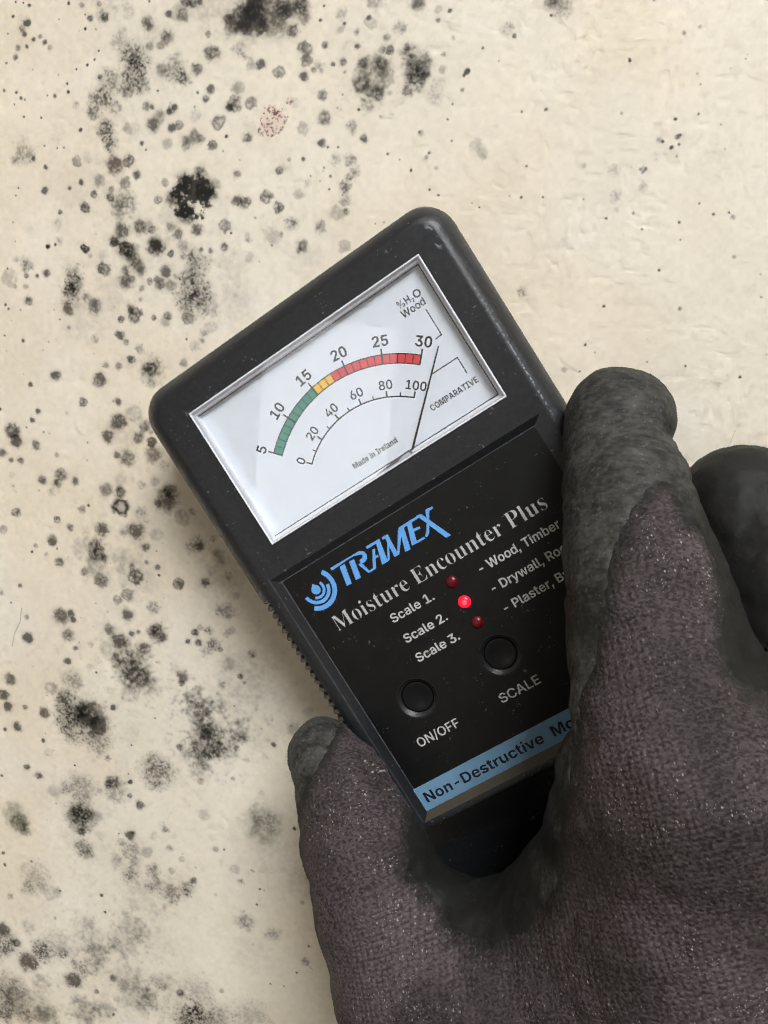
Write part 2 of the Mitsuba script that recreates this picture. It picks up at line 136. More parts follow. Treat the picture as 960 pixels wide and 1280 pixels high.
# ------------------------------------------------------------------ the wall: plaster and its mould
SPOTS = """-98.1 111.3 0.37 0.9 k;-95.8 110.9 0.37 0.9 k;-94.1 110.2 0.52 0.9 k;-82.3 109.8 0.51 0.9 k;-99.2 107.8 0.45 0.9 k;-101.1 103.4 0.30 0.8 k;-99.3 97.1 0.82 0.8 d;-102.2 95.8 0.38 0.8 k;-94.2 93.5 0.22 0.9 k;-85.4 106.0 0.22 0.9 k;-77.6 106.6 0.29 0.8 k;-77.8 103.0 0.44 1 k;-76.2 105.6 0.95 0.9 d;-71.7 105.4 1.17 0.85 d;-72.9 105.9 1.90 0.35 s;-95.0 105.7 1.11 0.95 d;-96.8 104.2 1.04 0.5 d;-96.1 102.9 0.74 0.8 d;-93.5 101.4 0.60 0.85 d;-91.4 102.0 0.67 0.4 d;-90.1 100.3 0.74 0.9 d;-88.6 98.9 0.67 0.4 d;-98.5 99.5 0.90 0.6 d;-95.7 99.6 0.60 0.6 d;-74.2 97.1 0.37 0.9 k;-75.5 95.0 0.37 0.9 k;-77.7 93.7 0.44 1 k;-81.0 92.8 0.37 0.9 k;-84.0 89.2 0.45 0.9 k;-83.9 87.0 0.52 1 k;-74.2 90.3 0.74 0.6 d;-103.5 88.6 0.45 0.8 k;-99.7 87.9 0.45 0.9 k;-98.4 86.3 0.53 0.8 k;-100.5 84.8 0.30 0.8 k;-90.2 86.6 0.30 0.8 k;-88.0 86.2 0.60 0.8 d;-97.8 81.3 0.38 0.9 k;-92.5 80.7 0.38 0.9 k;-80.7 76.9 0.60 0.9 k;-92.0 73.2 0.30 0.8 k;-88.2 72.5 0.30 0.9 k;-86.1 72.5 0.30 0.9 k;-95.7 70.0 0.68 0.9 d;-92.0 67.5 0.68 0.7 d;-100.9 62.2 0.31 0.8 k;-101.9 60.2 0.31 0.8 k;-92.8 61.2 1.07 0.85 d;-81.4 62.9 0.91 0.9 d;-85.0 61.5 0.61 0.7 d;-88.4 55.1 0.76 0.75 d;-103.3 52.8 0.31 0.6 k;-92.8 45.8 0.69 1 d;-90.5 46.2 0.38 0.8 k;-80.7 55.8 1.67 0.65 r;-77.7 59.7 1.13 0.6 r;-82.5 68.5 1.43 0.5 r;-81.2 44.6 1.30 0.95 r;-73.0 58.4 1.28 0.9 d;-71.2 66.9 2.55 0.85 w;-67.0 67.9 1.64 0.7 r;-64.6 64.1 1.27 0.9 d;-62.8 72.4 0.67 0.9 d;-61.5 70.6 0.37 0.8 k;-57.3 85.8 0.37 0.9 k;-53.4 104.8 0.94 0.95 d;-49.5 104.5 1.87 0.45 d;-59.3 103.0 1.74 0.7 d;-54.2 99.1 1.88 0.6 d;-56.2 97.4 1.09 0.4 d;-59.1 97.3 1.16 0.3 d;-45.8 90.7 1.59 0.65 d;-41.3 94.3 2.08 0.6 d;-42.4 99.1 0.93 0.4 r;-42.3 85.1 1.23 0.8 d;-44.0 82.8 1.09 0.7 d;-45.9 84.5 0.44 0.8 k;-52.3 90.6 3.78 0.5 s;-49.7 88.4 2.32 0.65 s;-56.1 91.0 1.75 0.35 d;-63.7 94.7 4.53 0.8 s;-63.9 90.3 4.03 0.9 s;-62.1 87.4 2.57 0.6 s;-66.1 86.0 1.84 0.55 d;-71.5 88.7 3.84 0.75 s;-74.5 84.0 3.41 0.7 s;-76.7 81.0 2.09 0.7 s;-70.2 82.4 2.22 0.5 s;-72.9 77.0 3.28 0.85 s;-71.9 72.7 2.39 0.8 s;-67.8 98.7 2.92 0.25 s;-98.5 71.9 3.65 0.45 s;-101.6 69.9 1.53 0.4 s;-68.8 56.9 3.61 0.6 s;-48.5 57.5 6.22 1 B;-53.6 57.3 2.60 0.8 d;-50.7 61.1 2.59 0.9 d;-44.6 58.7 3.10 0.95 d;-50.2 53.3 2.68 0.9 d;-47.3 48.9 1.64 0.8 d;-55.1 49.9 1.35 0.5 s;-45.8 63.7 1.91 0.7 d;-41.4 60.7 1.47 0.3 d;-53.0 47.7 1.50 0.45 r;-39.1 49.5 1.92 0.5 r;-58.6 57.1 1.34 0.5 r;-56.2 61.8 1.11 0.3 r;-35.6 56.1 1.47 0.65 r;-33.3 55.7 1.61 0.75 r;-35.6 62.9 1.17 0.4 d;-53.6 76.1 1.18 0.85 d;-51.5 76.5 1.25 0.6 r;-59.1 76.9 1.92 0.7 d;-57.0 78.9 1.91 0.4 d;-60.8 81.9 1.25 0.5 d;-59.2 81.6 0.73 0.7 d;-53.8 80.9 1.46 0.9 s;-54.5 80.5 0.73 0.9 w;-52.6 81.4 0.88 0.8 d;-40.3 76.6 1.89 0.6 r;-46.8 73.3 1.90 0.45 d;-49.7 71.8 1.76 0.55 d;-45.3 72.7 1.17 0.5 d;-42.1 70.8 1.39 0.6 r;-32.1 72.2 1.38 0.65 d;-35.5 81.1 2.17 0.6 r;-36.9 80.1 1.23 0.75 d;-30.8 81.1 1.58 0.5 r;-34.4 85.2 1.73 0.25 d;-38.1 72.9 0.51 0.95 k;-46.9 81.0 0.29 0.8 k;-46.6 79.0 1.60 0.18 s;-64.3 50.4 2.03 0.75 w;-60.7 49.3 1.13 0.55 r;-69.7 49.7 2.27 0.6 d;-72.1 46.5 1.67 0.45 d;-68.6 43.9 2.58 0.75 d;-59.9 45.0 2.41 0.7 d;-68.5 62.3 1.65 0.4 r;-72.3 60.6 0.98 0.4 r;-76.1 63.1 1.66 0.3 d;-39.6 44.0 1.26 0.65 d;-43.6 43.1 0.97 0.6 s;-46.3 43.5 0.60 0.7 k;-50.6 42.9 2.40 0.3 s;-32.6 45.6 1.03 0.5 s;-37.5 47.6 0.37 0.9 k;-55.4 42.7 1.05 0.5 r;-89.0 47.1 1.23 0.4 s;-89.5 51.9 1.69 0.2 s;-48.2 107.7 1.43 0.85 d;-46.3 107.2 1.29 0.65 d;-44.4 107.4 0.86 0.7 d;-58.8 108.5 0.36 0.9 k;-73.5 109.1 0.80 0.4 d;-78.6 109.0 0.81 0.3 d;-32.6 102.5 3.69 0.8 d;-34.9 101.1 2.85 0.6 d;-36.7 102.5 1.42 0.75 d;-30.0 104.6 3.68 0.7 d;-31.2 100.1 2.56 0.85 d;-33.6 95.0 1.93 0.35 s;-32.5 93.0 1.14 0.5 s;-30.7 90.8 1.57 0.3 s;-81.8 83.4 1.04 0.35 s;-65.0 106.6 2.18 0.15 s;-24.5 102.9 5.50 0.6 d;-28.9 104.5 3.54 0.7 d;-27.5 100.2 2.41 0.7 d;-20.9 103.3 2.81 0.6 d;-16.9 103.6 2.52 0.6 s;-16.9 104.3 2.38 0.6 d;-15.8 101.0 1.68 0.4 w;-18.8 98.1 1.83 0.75 d;-27.9 90.6 1.36 0.8 d;-23.0 88.3 1.57 0.5 r;-15.6 93.9 1.69 0.55 r;-15.4 90.8 1.55 0.55 r;-10.3 94.1 0.98 0.6 d;-15.9 86.7 1.28 0.75 d;-11.5 100.3 0.49 0.9 k;-12.0 89.3 1.41 0.6 s;-13.5 88.2 0.71 0.5 d;-8.1 89.3 0.56 0.8 d;-5.5 89.8 0.98 0.65 d;-5.0 87.2 0.56 0.6 s;-1.7 96.7 0.97 0.6 s;-1.6 93.3 0.84 0.75 d;-5.1 99.0 0.49 0.9 d;-6.0 101.5 1.67 0.3 s;1.5 99.9 0.69 0.95 r;-10.4 103.7 0.35 0.9 k;3.4 103.4 2.07 0.45 s;9.6 96.8 1.79 0.55 s;6.0 94.9 1.04 0.4 d;7.0 91.6 1.25 0.65 r;14.1 102.4 1.92 0.65 d;22.5 100.0 0.55 0.9 d;19.5 98.1 0.62 0.65 d;19.6 100.5 0.96 0.15 d;36.9 94.6 1.62 0.5 s;23.4 93.6 0.68 0.5 s;31.0 90.6 0.41 0.8 k;27.0 85.2 0.89 0.95 k;26.3 84.4 0.48 0.9 k;20.8 86.1 0.90 0.3 d;21.1 89.7 0.62 0.3 d;2.3 85.4 5.04 0.6 D;-0.2 83.6 2.39 0.65 d;4.7 87.8 2.37 0.55 d;3.7 81.7 2.10 0.65 d;13.9 87.9 4.15 0.75 s;13.9 84.7 3.47 0.8 s;13.2 86.6 2.77 0.5 d;15.9 86.8 2.49 0.55 d;11.1 90.7 1.80 0.55 s;11.4 92.0 0.83 0.7 d;5.1 92.0 1.11 0.4 d;-0.2 89.1 1.40 0.5 d;1.2 78.9 2.25 0.35 s;18.8 79.8 2.50 0.25 s;11.8 81.5 1.81 0.6 s;20.1 83.0 1.80 0.2 s;-25.1 76.1 3.74 1 x;-23.6 78.3 1.86 1 x;-27.4 74.1 2.16 1 x;-19.8 80.8 1.07 0.7 x;-11.0 81.9 1.42 0.5 r;-10.4 76.2 1.71 0.65 d;-3.5 73.5 1.70 0.55 s;0.1 70.2 1.13 0.85 d;-11.2 69.7 1.14 0.75 d;-9.7 68.7 0.36 0.9 k;-7.0 68.5 0.36 0.9 k;-16.5 66.0 0.58 0.9 d;-23.3 63.3 1.16 0.7 r;-20.5 66.1 0.58 0.3 d;-15.6 59.6 1.08 0.4 s;-27.0 56.7 1.75 0.65 r;-23.7 53.7 1.46 0.75 r;-20.0 49.2 1.82 0.7 s;-23.1 46.7 0.88 0.5 s;-12.2 48.4 1.60 0.6 s;-17.3 43.3 1.75 0.7 d;-18.2 42.3 0.88 0.7 s;-25.8 43.9 0.29 0.9 k;-7.6 65.3 1.72 0.35 s;-3.6 65.1 1.85 0.6 s;-2.6 62.0 1.57 0.6 s;-5.4 58.4 1.79 0.8 s;-5.1 55.0 1.65 0.8 s;-4.9 51.9 1.08 0.8 s;-4.3 60.4 1.14 0.6 s;15.4 70.8 0.98 0.6 s;14.8 71.2 0.42 0.8 k;22.3 73.9 0.35 0.8 k;23.4 68.6 0.28 0.9 k;6.5 66.1 0.42 0.8 k;17.5 65.8 0.42 0.8 k;16.8 64.8 0.56 0.5 s;12.7 61.7 0.42 0.95 k;9.7 64.6 0.21 0.9 k;19.1 62.2 0.63 0.35 s;17.7 56.6 0.35 1 k;20.1 55.2 0.35 0.9 k;30.8 51.7 0.28 0.9 k;28.9 52.8 0.21 0.8 k;31.4 65.1 1.53 0.15 d;29.7 67.1 1.66 0.1 d;35.1 87.2 0.20 0.9 k;38.6 54.2 0.21 0.8 k;26.0 80.7 0.55 0.5 d;-9.1 61.3 0.43 0.8 k;-14.6 61.6 0.29 0.8 k;-9.5 57.9 0.36 0.8 k;-10.9 63.6 0.29 0.8 k;-12.0 60.1 0.22 0.8 k;5.5 48.9 0.36 0.5 k;3.1 48.6 0.22 0.9 k;-1.3 77.7 0.42 0.9 k;-5.6 81.6 0.28 0.7 k;0.1 79.9 0.70 0.6 s;4.7 75.4 0.56 0.5 s;50.0 99.4 3.45 0.5 s;47.8 100.0 1.65 0.5 d;47.9 97.0 0.38 0.9 k;38.9 93.0 0.68 0.7 d;67.4 85.1 0.45 1 k;67.2 85.6 0.30 0.8 k;80.0 90.6 0.52 0.5 d;83.7 91.8 0.59 0.4 s;83.6 81.1 0.37 0.4 k;84.5 78.6 0.22 0.9 k;66.0 72.9 0.38 0.5 k;47.2 74.8 0.46 0.8 k;41.2 74.6 0.31 0.9 k;79.0 70.8 0.45 1 k;84.5 71.7 0.37 0.9 k;89.8 68.9 0.22 0.8 k;76.2 65.7 0.45 1 k;79.7 66.6 0.68 0.8 d;80.3 67.0 0.37 0.9 k;78.3 64.2 0.53 1 k;80.2 64.7 0.38 0.9 k;75.3 66.2 0.90 0.3 s;79.8 62.0 0.38 0.5 k;71.8 59.1 0.84 0.85 s;72.4 59.4 0.46 0.8 k;72.0 54.8 1.22 0.4 s;65.3 52.9 1.53 0.35 s;42.7 61.4 0.31 0.9 k;41.5 53.8 0.39 0.9 k;47.1 53.5 0.31 0.9 k;57.2 60.8 0.61 0.25 d;63.1 47.6 0.39 0.9 k;69.9 48.7 0.38 0.6 k;72.2 44.7 0.31 0.9 k;81.2 46.0 0.38 0.9 k;85.7 50.5 0.30 0.8 k;89.3 47.7 0.38 0.9 k;93.0 48.0 0.30 0.9 k;93.9 46.9 0.68 0.45 s;81.7 41.8 0.23 0.9 k;94.6 83.8 0.22 0.8 k;91.3 81.8 0.15 0.8 k;42.6 30.0 1.35 0.55 s;63.5 25.7 0.39 1 k;82.5 24.6 0.54 0.5 d;76.8 34.5 0.38 0.9 k;59.1 16.0 0.40 1 k;57.9 9.0 0.32 0.9 k;84.5 10.2 0.31 1 k;98.1 7.3 0.39 1 k;54.0 9.7 0.96 0.3 s;64.7 59.1 1.68 0.18 s;74.8 62.3 1.21 0.15 s;101.9 27.2 0.30 0.6 k;94.8 37.3 0.53 0.3 d;72.5 98.7 0.29 0.9 k;91.1 63.1 0.30 0.4 k;57.4 52.6 0.23 0.8 k;104.2 13.0 0.31 0.3 k;75.0 11.4 0.24 0.8 k;61.6 13.9 0.24 0.8 k;-92.9 45.8 0.69 0.95 d;-90.5 46.2 0.44 0.8 d;-81.4 44.7 1.31 0.85 r;-72.1 46.4 1.60 0.5 d;-68.7 44.1 2.40 0.75 d;-66.4 41.1 2.22 0.7 d;-64.9 38.7 1.73 0.6 d;-69.0 35.5 2.29 0.7 d;-69.3 38.5 1.49 0.5 d;-59.9 44.4 2.33 0.8 d;-55.3 42.5 1.04 0.5 r;-75.9 38.8 2.11 0.75 r;-56.8 37.8 1.84 0.55 d;-58.9 34.6 1.85 0.65 d;-55.6 33.9 1.66 0.4 d;-103.1 42.5 1.01 0.5 s;-100.1 41.2 2.15 0.65 s;-100.3 37.8 0.82 0.7 d;-96.9 37.7 0.63 0.9 d;-93.8 38.4 1.20 0.7 d;-106.0 40.0 0.32 0.9 k;-104.0 34.8 0.70 0.25 d;-100.6 34.7 0.95 0.2 d;-100.2 30.6 1.33 0.8 d;-107.5 29.8 0.45 0.9 k;-106.6 28.6 0.45 0.8 k;-85.3 37.4 3.13 0.75 s;-86.6 32.6 3.27 0.85 s;-85.5 35.0 2.82 0.7 s;-87.4 28.1 1.89 0.9 w;-81.6 31.5 1.63 0.6 s;-79.3 28.6 2.26 0.6 d;-67.0 26.1 2.37 0.75 r;-68.1 27.6 1.25 0.6 d;-71.2 24.9 1.06 0.75 r;-62.1 35.2 0.99 0.5 r;-64.5 33.3 0.80 0.3 d;-65.0 30.3 0.81 0.4 s;-61.2 25.1 0.81 0.7 r;-57.0 25.5 1.18 0.6 r;-51.1 24.9 2.10 0.5 r;-48.0 39.1 4.02 0.7 s;-51.0 35.6 3.06 0.65 s;-47.8 34.3 3.67 0.7 s;-51.2 30.9 3.68 0.6 s;-47.3 30.8 3.67 0.6 s;-51.3 28.5 2.83 0.5 s;-47.9 32.0 1.22 0.8 d;-71.8 20.4 1.51 0.75 r;-70.1 18.3 0.94 0.7 r;-65.9 16.6 1.38 0.65 s;-68.9 13.6 1.32 0.85 r;-90.4 25.2 0.25 0.9 k;-87.7 22.8 0.63 0.5 k;-94.4 18.8 0.38 0.4 k;-102.6 19.3 0.58 0.95 d;-79.9 19.6 1.39 0.35 s;-76.6 11.8 0.95 0.3 d;-72.6 11.6 1.14 0.45 d;-62.6 10.4 4.14 0.6 s;-62.9 10.6 2.26 0.75 r;-62.7 6.7 1.89 0.4 s;-78.9 7.6 2.16 0.8 d;-92.7 9.1 1.60 0.85 d;-101.2 6.5 0.77 0.8 d;-84.4 1.3 1.54 0.6 r;-73.5 1.3 1.14 0.65 d;-89.8 -1.9 0.84 0.35 s;-99.2 -1.2 0.91 0.65 d;-101.1 -4.0 0.91 0.75 d;-103.3 -6.2 0.33 0.7 k;-111.5 -0.7 0.46 0.9 k;-52.6 12.2 1.37 0.35 d;-73.9 -4.5 2.68 0.85 d;-77.3 -8.7 1.99 0.8 d;-108.0 -7.5 2.22 0.85 d;-107.0 -10.1 2.03 0.9 d;-100.7 -11.6 1.57 0.5 d;-112.0 -14.0 1.38 0.65 d;-109.1 -16.1 0.72 0.65 d;-106.0 -16.2 1.12 0.65 d;-93.9 -14.3 0.78 0.2 d;-83.8 -10.6 0.26 0.9 k;-96.0 -7.9 0.19 0.8 k;-67.6 -9.0 1.66 0.6 d;-63.5 -10.5 1.65 1 r;-65.5 -5.8 1.90 0.55 d;-63.4 -7.4 0.89 0.5 s;-74.6 -14.1 1.09 0.65 d;-71.2 -15.0 2.31 0.6 d;-63.0 -14.0 2.68 0.45 w;-60.1 -17.5 1.66 0.4 s;-93.2 -20.1 1.96 0.7 d;-94.1 -22.9 1.44 0.8 d;-88.4 -22.2 1.30 0.7 d;-99.1 -22.0 1.38 0.7 d;-78.8 -24.5 2.07 0.45 d;-74.2 -25.4 1.62 0.5 d;-96.7 -25.8 1.44 0.3 s;-67.2 -23.0 1.41 0.3 s;-63.0 -22.0 1.41 0.2 d;-58.4 -25.1 2.17 0.6 w;-109.0 -24.0 0.60 0.3 s;-100.6 -25.2 0.26 0.9 k;-46.4 20.6 1.48 0.5 s;-49.1 17.0 1.73 0.3 s;-51.5 19.0 0.37 0.9 k;-47.1 18.5 0.99 0.5 s;-53.0 35.7 0.37 0.8 k;-45.5 28.4 3.67 0.5 s;-108.7 -32.2 1.55 0.65 r;-113.4 -37.5 1.32 0.25 r;-95.1 -34.0 1.22 0.7 r;-91.0 -36.4 1.13 0.6 d;-97.1 -40.7 1.63 0.85 d;-102.7 -42.2 0.74 0.7 d;-104.2 -44.3 0.49 0.95 k;-99.4 -45.0 0.98 0.5 s;-95.7 -43.1 0.41 0.7 k;-95.2 -47.4 1.47 0.75 d;-80.6 -36.6 2.09 0.75 d;-74.1 -29.9 3.03 1 R;-69.3 -37.2 2.64 0.8 d;-73.1 -36.9 2.24 0.35 s;-67.8 -32.0 2.55 0.4 s;-67.0 -41.8 1.44 0.55 d;-84.6 -29.6 0.48 0.9 k;-86.8 -30.7 1.29 0.4 r;-74.4 -25.3 1.59 0.5 d;-82.9 -41.7 2.75 0.8 s;-83.0 -43.7 3.08 0.6 d;-80.5 -45.7 1.29 0.8 d;-87.0 -49.9 1.30 0.5 d;-81.7 -52.4 2.28 0.7 d;-83.7 -47.9 4.87 0.4 c;-75.3 -46.0 4.43 0.22 c;-88.1 -42.2 3.25 0.2 c;-70.4 -51.1 2.42 0.85 r;-63.2 -47.9 0.88 0.65 d;-62.9 -50.3 0.48 0.9 k;-66.8 -46.5 0.72 0.4 d;-71.5 -47.9 1.05 0.4 d;-56.8 -52.6 1.84 0.75 r;-48.4 -51.8 1.51 0.7 d;-59.6 -27.0 3.31 0.65 w;-62.5 -28.3 1.42 0.5 w;-51.8 -30.8 1.26 0.5 s;-50.9 -40.8 2.69 0.5 s;-50.1 -41.2 1.58 0.4 w;-45.5 -38.6 1.26 0.4 s;-44.0 -44.2 2.68 0.35 s;-40.9 -49.7 1.42 0.4 s;-45.8 -49.1 3.17 0.15 c;-109.0 -55.1 0.66 0.85 d;-112.5 -60.7 0.33 0.8 k;-107.5 -65.1 0.83 0.5 d;-107.8 -71.9 1.76 1 d;-96.2 -64.3 2.48 0.7 d;-92.5 -63.3 1.32 0.9 d;-91.9 -65.3 1.15 0.8 d;-93.9 -70.2 2.07 0.6 d;-91.6 -74.6 0.91 0.5 d;-94.4 -78.8 1.17 0.75 d;-76.8 -58.4 1.63 0.4 r;-73.3 -56.6 2.11 0.4 r;-73.8 -62.9 2.03 0.8 d;-80.0 -67.8 1.80 0.5 d;-77.1 -71.1 2.62 0.9 d;-72.6 -68.9 1.06 0.8 d;-70.4 -68.2 0.81 0.6 s;-65.3 -60.5 2.18 0.65 s;-64.3 -67.9 3.08 0.9 s;-65.6 -68.0 2.11 0.7 d;-62.7 -69.5 1.46 0.8 d;-68.5 -73.6 2.04 0.6 d;-73.5 -79.4 7.81 0.65 c;-74.3 -77.7 5.75 0.4 c;-71.1 -82.7 6.58 0.45 c;-73.0 -86.2 4.95 0.4 c;-78.7 -77.1 2.64 0.4 c;-52.3 -67.5 1.37 0.85 d;-54.6 -70.4 0.89 0.75 d;-47.7 -66.7 1.52 0.85 s;-51.2 -70.6 1.21 0.7 d;-46.5 -70.8 1.93 0.75 s;-49.1 -73.0 1.77 0.45 s;-44.5 -72.4 1.04 0.7 s;-42.4 -60.3 2.86 0.5 s;-42.2 -67.3 1.44 0.4 s;-34.1 -73.1 1.43 0.8 s;-56.7 -81.4 1.95 0.8 d;-57.2 -83.6 0.98 0.7 d;-38.4 -80.4 0.96 0.7 d;-37.0 -82.4 0.64 0.4 d;-44.4 -83.7 1.62 0.35 s;-55.2 -88.1 1.80 0.4 c;-114.8 -85.9 1.95 0.65 d;-117.3 -91.1 1.79 0.9 d;-116.2 -95.0 1.79 0.8 d;-110.3 -94.8 0.85 0.6 s;-103.5 -96.2 1.86 0.95 w;-100.9 -87.9 2.27 0.4 R;-93.4 -84.8 3.68 0.4 s;-96.5 -91.1 3.86 0.55 s;-94.1 -96.2 3.87 0.6 s;-80.0 -92.9 1.08 0.7 d;-50.2 -90.8 4.48 0.6 c;-85.0 -81.9 0.41 0.9 k;-115.6 -57.4 1.17 0.5 s;-52.2 -86.7 3.25 0.4 c;-88.0 -95.8 4.61 0.95 d;-90.2 -94.9 2.73 0.8 d;-85.4 -99.0 3.35 0.9 d;-94.1 -94.0 5.78 0.55 s;-93.4 -100.6 6.11 0.6 s;-86.2 -104.0 4.83 0.55 s;-96.1 -98.6 4.22 0.5 s;-113.4 -101.4 1.50 0.9 d;-110.2 -94.8 0.85 0.6 d;-117.8 -102.8 0.64 0.9 d;-104.6 -105.6 0.75 0.85 d;-111.1 -115.0 1.07 0.8 d;-107.0 -117.7 1.40 0.75 d;-94.2 -113.2 0.42 0.9 k;-82.6 -109.8 1.16 0.8 s;-66.3 -95.5 0.31 0.9 k;-74.5 -105.0 0.31 0.9 k;-51.5 -91.3 5.10 0.6 c;-50.6 -96.6 6.13 0.6 c;-49.7 -103.0 7.18 0.65 c;-38.9 -98.5 4.87 0.65 c;-43.4 -104.7 5.11 0.5 c;-52.2 -111.4 4.65 0.4 c;-53.1 -106.5 5.15 0.4 s;-46.4 -100.6 6.13 0.45 s;-58.5 -104.5 1.14 0.65 d;-55.7 -87.9 2.24 0.3 c;-41.5 -113.5 0.72 0.5 k;-66.5 -113.6 6.05 0.5 s;-67.3 -117.5 2.09 0.5 s;-66.5 -111.4 4.17 0.35 s;-81.5 -117.6 2.22 0.85 w;-83.1 -118.8 1.48 0.7 d;-75.6 -117.3 0.84 0.9 k;-75.9 -121.9 0.84 0.95 d;-72.7 -124.9 1.48 1 d;-80.3 -120.9 4.44 0.35 s;-76.5 -135.3 1.70 0.9 d;-75.4 -134.6 0.85 0.7 s;-64.6 -132.3 1.37 0.65 s;-63.2 -138.6 1.37 0.5 s;-68.6 -135.1 1.48 0.3 s;-98.1 -121.2 2.35 0.6 s;-92.9 -120.8 5.54 0.4 s;-93.5 -131.1 5.15 0.7 s;-92.9 -129.9 4.07 0.6 d;-94.0 -130.0 6.43 0.25 c;-93.2 -135.7 1.40 0.8 d;-117.0 -131.4 4.14 0.45 g;-114.9 -134.7 3.70 0.7 g;-113.3 -136.9 2.18 0.6 g;-93.0 -141.4 3.45 0.55 s;-91.3 -143.0 2.16 0.5 g;-76.3 -141.0 3.84 0.45 s;-77.2 -149.1 3.43 0.6 s;-81.6 -144.9 2.58 0.5 s;-69.1 -146.6 2.56 0.55 s;-68.8 -151.7 3.42 0.5 s;-62.7 -154.6 3.41 0.55 s;-58.1 -152.4 2.76 0.75 s;-56.0 -149.0 1.48 0.95 s;-32.2 -127.8 7.41 0.25 g;-32.2 -126.7 5.14 0.3 s;-45.2 -137.3 0.42 0.8 k;-40.1 -147.6 1.05 0.6 s;-33.8 -149.5 0.42 0.8 k;-48.4 -153.0 0.63 0.4 s;-39.0 -161.2 3.16 0.45 s;-29.8 -164.7 2.73 0.3 s;-36.5 -169.0 0.63 0.5 s;-18.3 -167.3 0.42 0.8 k;-22.4 -177.0 0.42 0.9 k;-19.7 -173.0 1.57 0.6 s;-31.1 -182.0 0.32 0.9 k;-26.7 -182.3 0.32 0.7 k;-87.5 -157.5 0.65 0.9 k;-86.5 -163.4 0.54 0.9 k;-84.4 -175.4 0.87 0.5 k;-102.2 -157.4 0.44 0.8 k;-113.6 -157.6 2.43 0.4 s;-108.1 -157.1 1.98 0.3 s;-121.5 -150.1 0.66 0.8 k;-121.8 -146.0 0.66 0.8 k;-111.7 -147.9 0.55 0.6 k;-120.5 -161.4 1.33 0.4 s;-104.6 -167.5 0.55 0.5 k;-120.2 -118.6 0.54 0.8 k;-28.5 -101.5 0.81 0.95 d;-22.3 -128.2 0.61 1 k;-35.0 -155.0 0.42 0.8 k;-28.8 -93.6 0.70 0.5 s;-115.5 -184.8 3.36 0.9 w;-109.7 -180.2 4.23 0.8 s;-123.7 -179.4 4.94 0.85 s;-123.9 -173.9 2.46 0.8 d;-119.3 -178.3 1.79 0.7 d;-102.5 -179.9 2.44 0.6 s;-97.9 -183.6 2.44 0.5 s;-95.7 -186.4 2.44 0.5 s;-99.5 -189.7 2.89 0.8 d;-111.1 -192.1 4.71 0.4 c;-123.1 -195.5 5.89 0.4 s;-125.0 -204.6 4.78 0.75 s;-117.6 -205.5 3.63 0.5 s;-109.5 -203.7 6.09 0.5 c;-96.5 -200.7 7.15 0.5 c;-89.2 -198.5 4.89 0.4 c;-91.2 -192.6 1.00 0.5 d;-85.0 -186.9 1.43 0.45 d;-78.1 -190.9 8.79 0.35 c;-73.6 -193.9 4.83 0.35 c;-67.5 -187.7 1.74 0.6 s;-61.8 -189.3 1.52 0.65 d;-69.8 -186.1 2.40 0.3 s;-56.9 -195.3 3.91 0.85 s;-58.8 -199.2 5.24 0.75 s;-53.0 -196.6 2.82 0.4 s;-120.9 -199.0 7.25 0.35 c;-85.7 -200.5 0.67 0.8 k;-124.7 -200.8 6.82 0.3 g;-114.9 -202.0 6.78 0.25 g;-35.8 -143.8 0.52 0.4 k;-47.5 -186.8 0.86 0.3 d"""
GX0, GX1, GY0, GY1, RES = -140.0, 195.0, -235.0, 190.0, 0.15


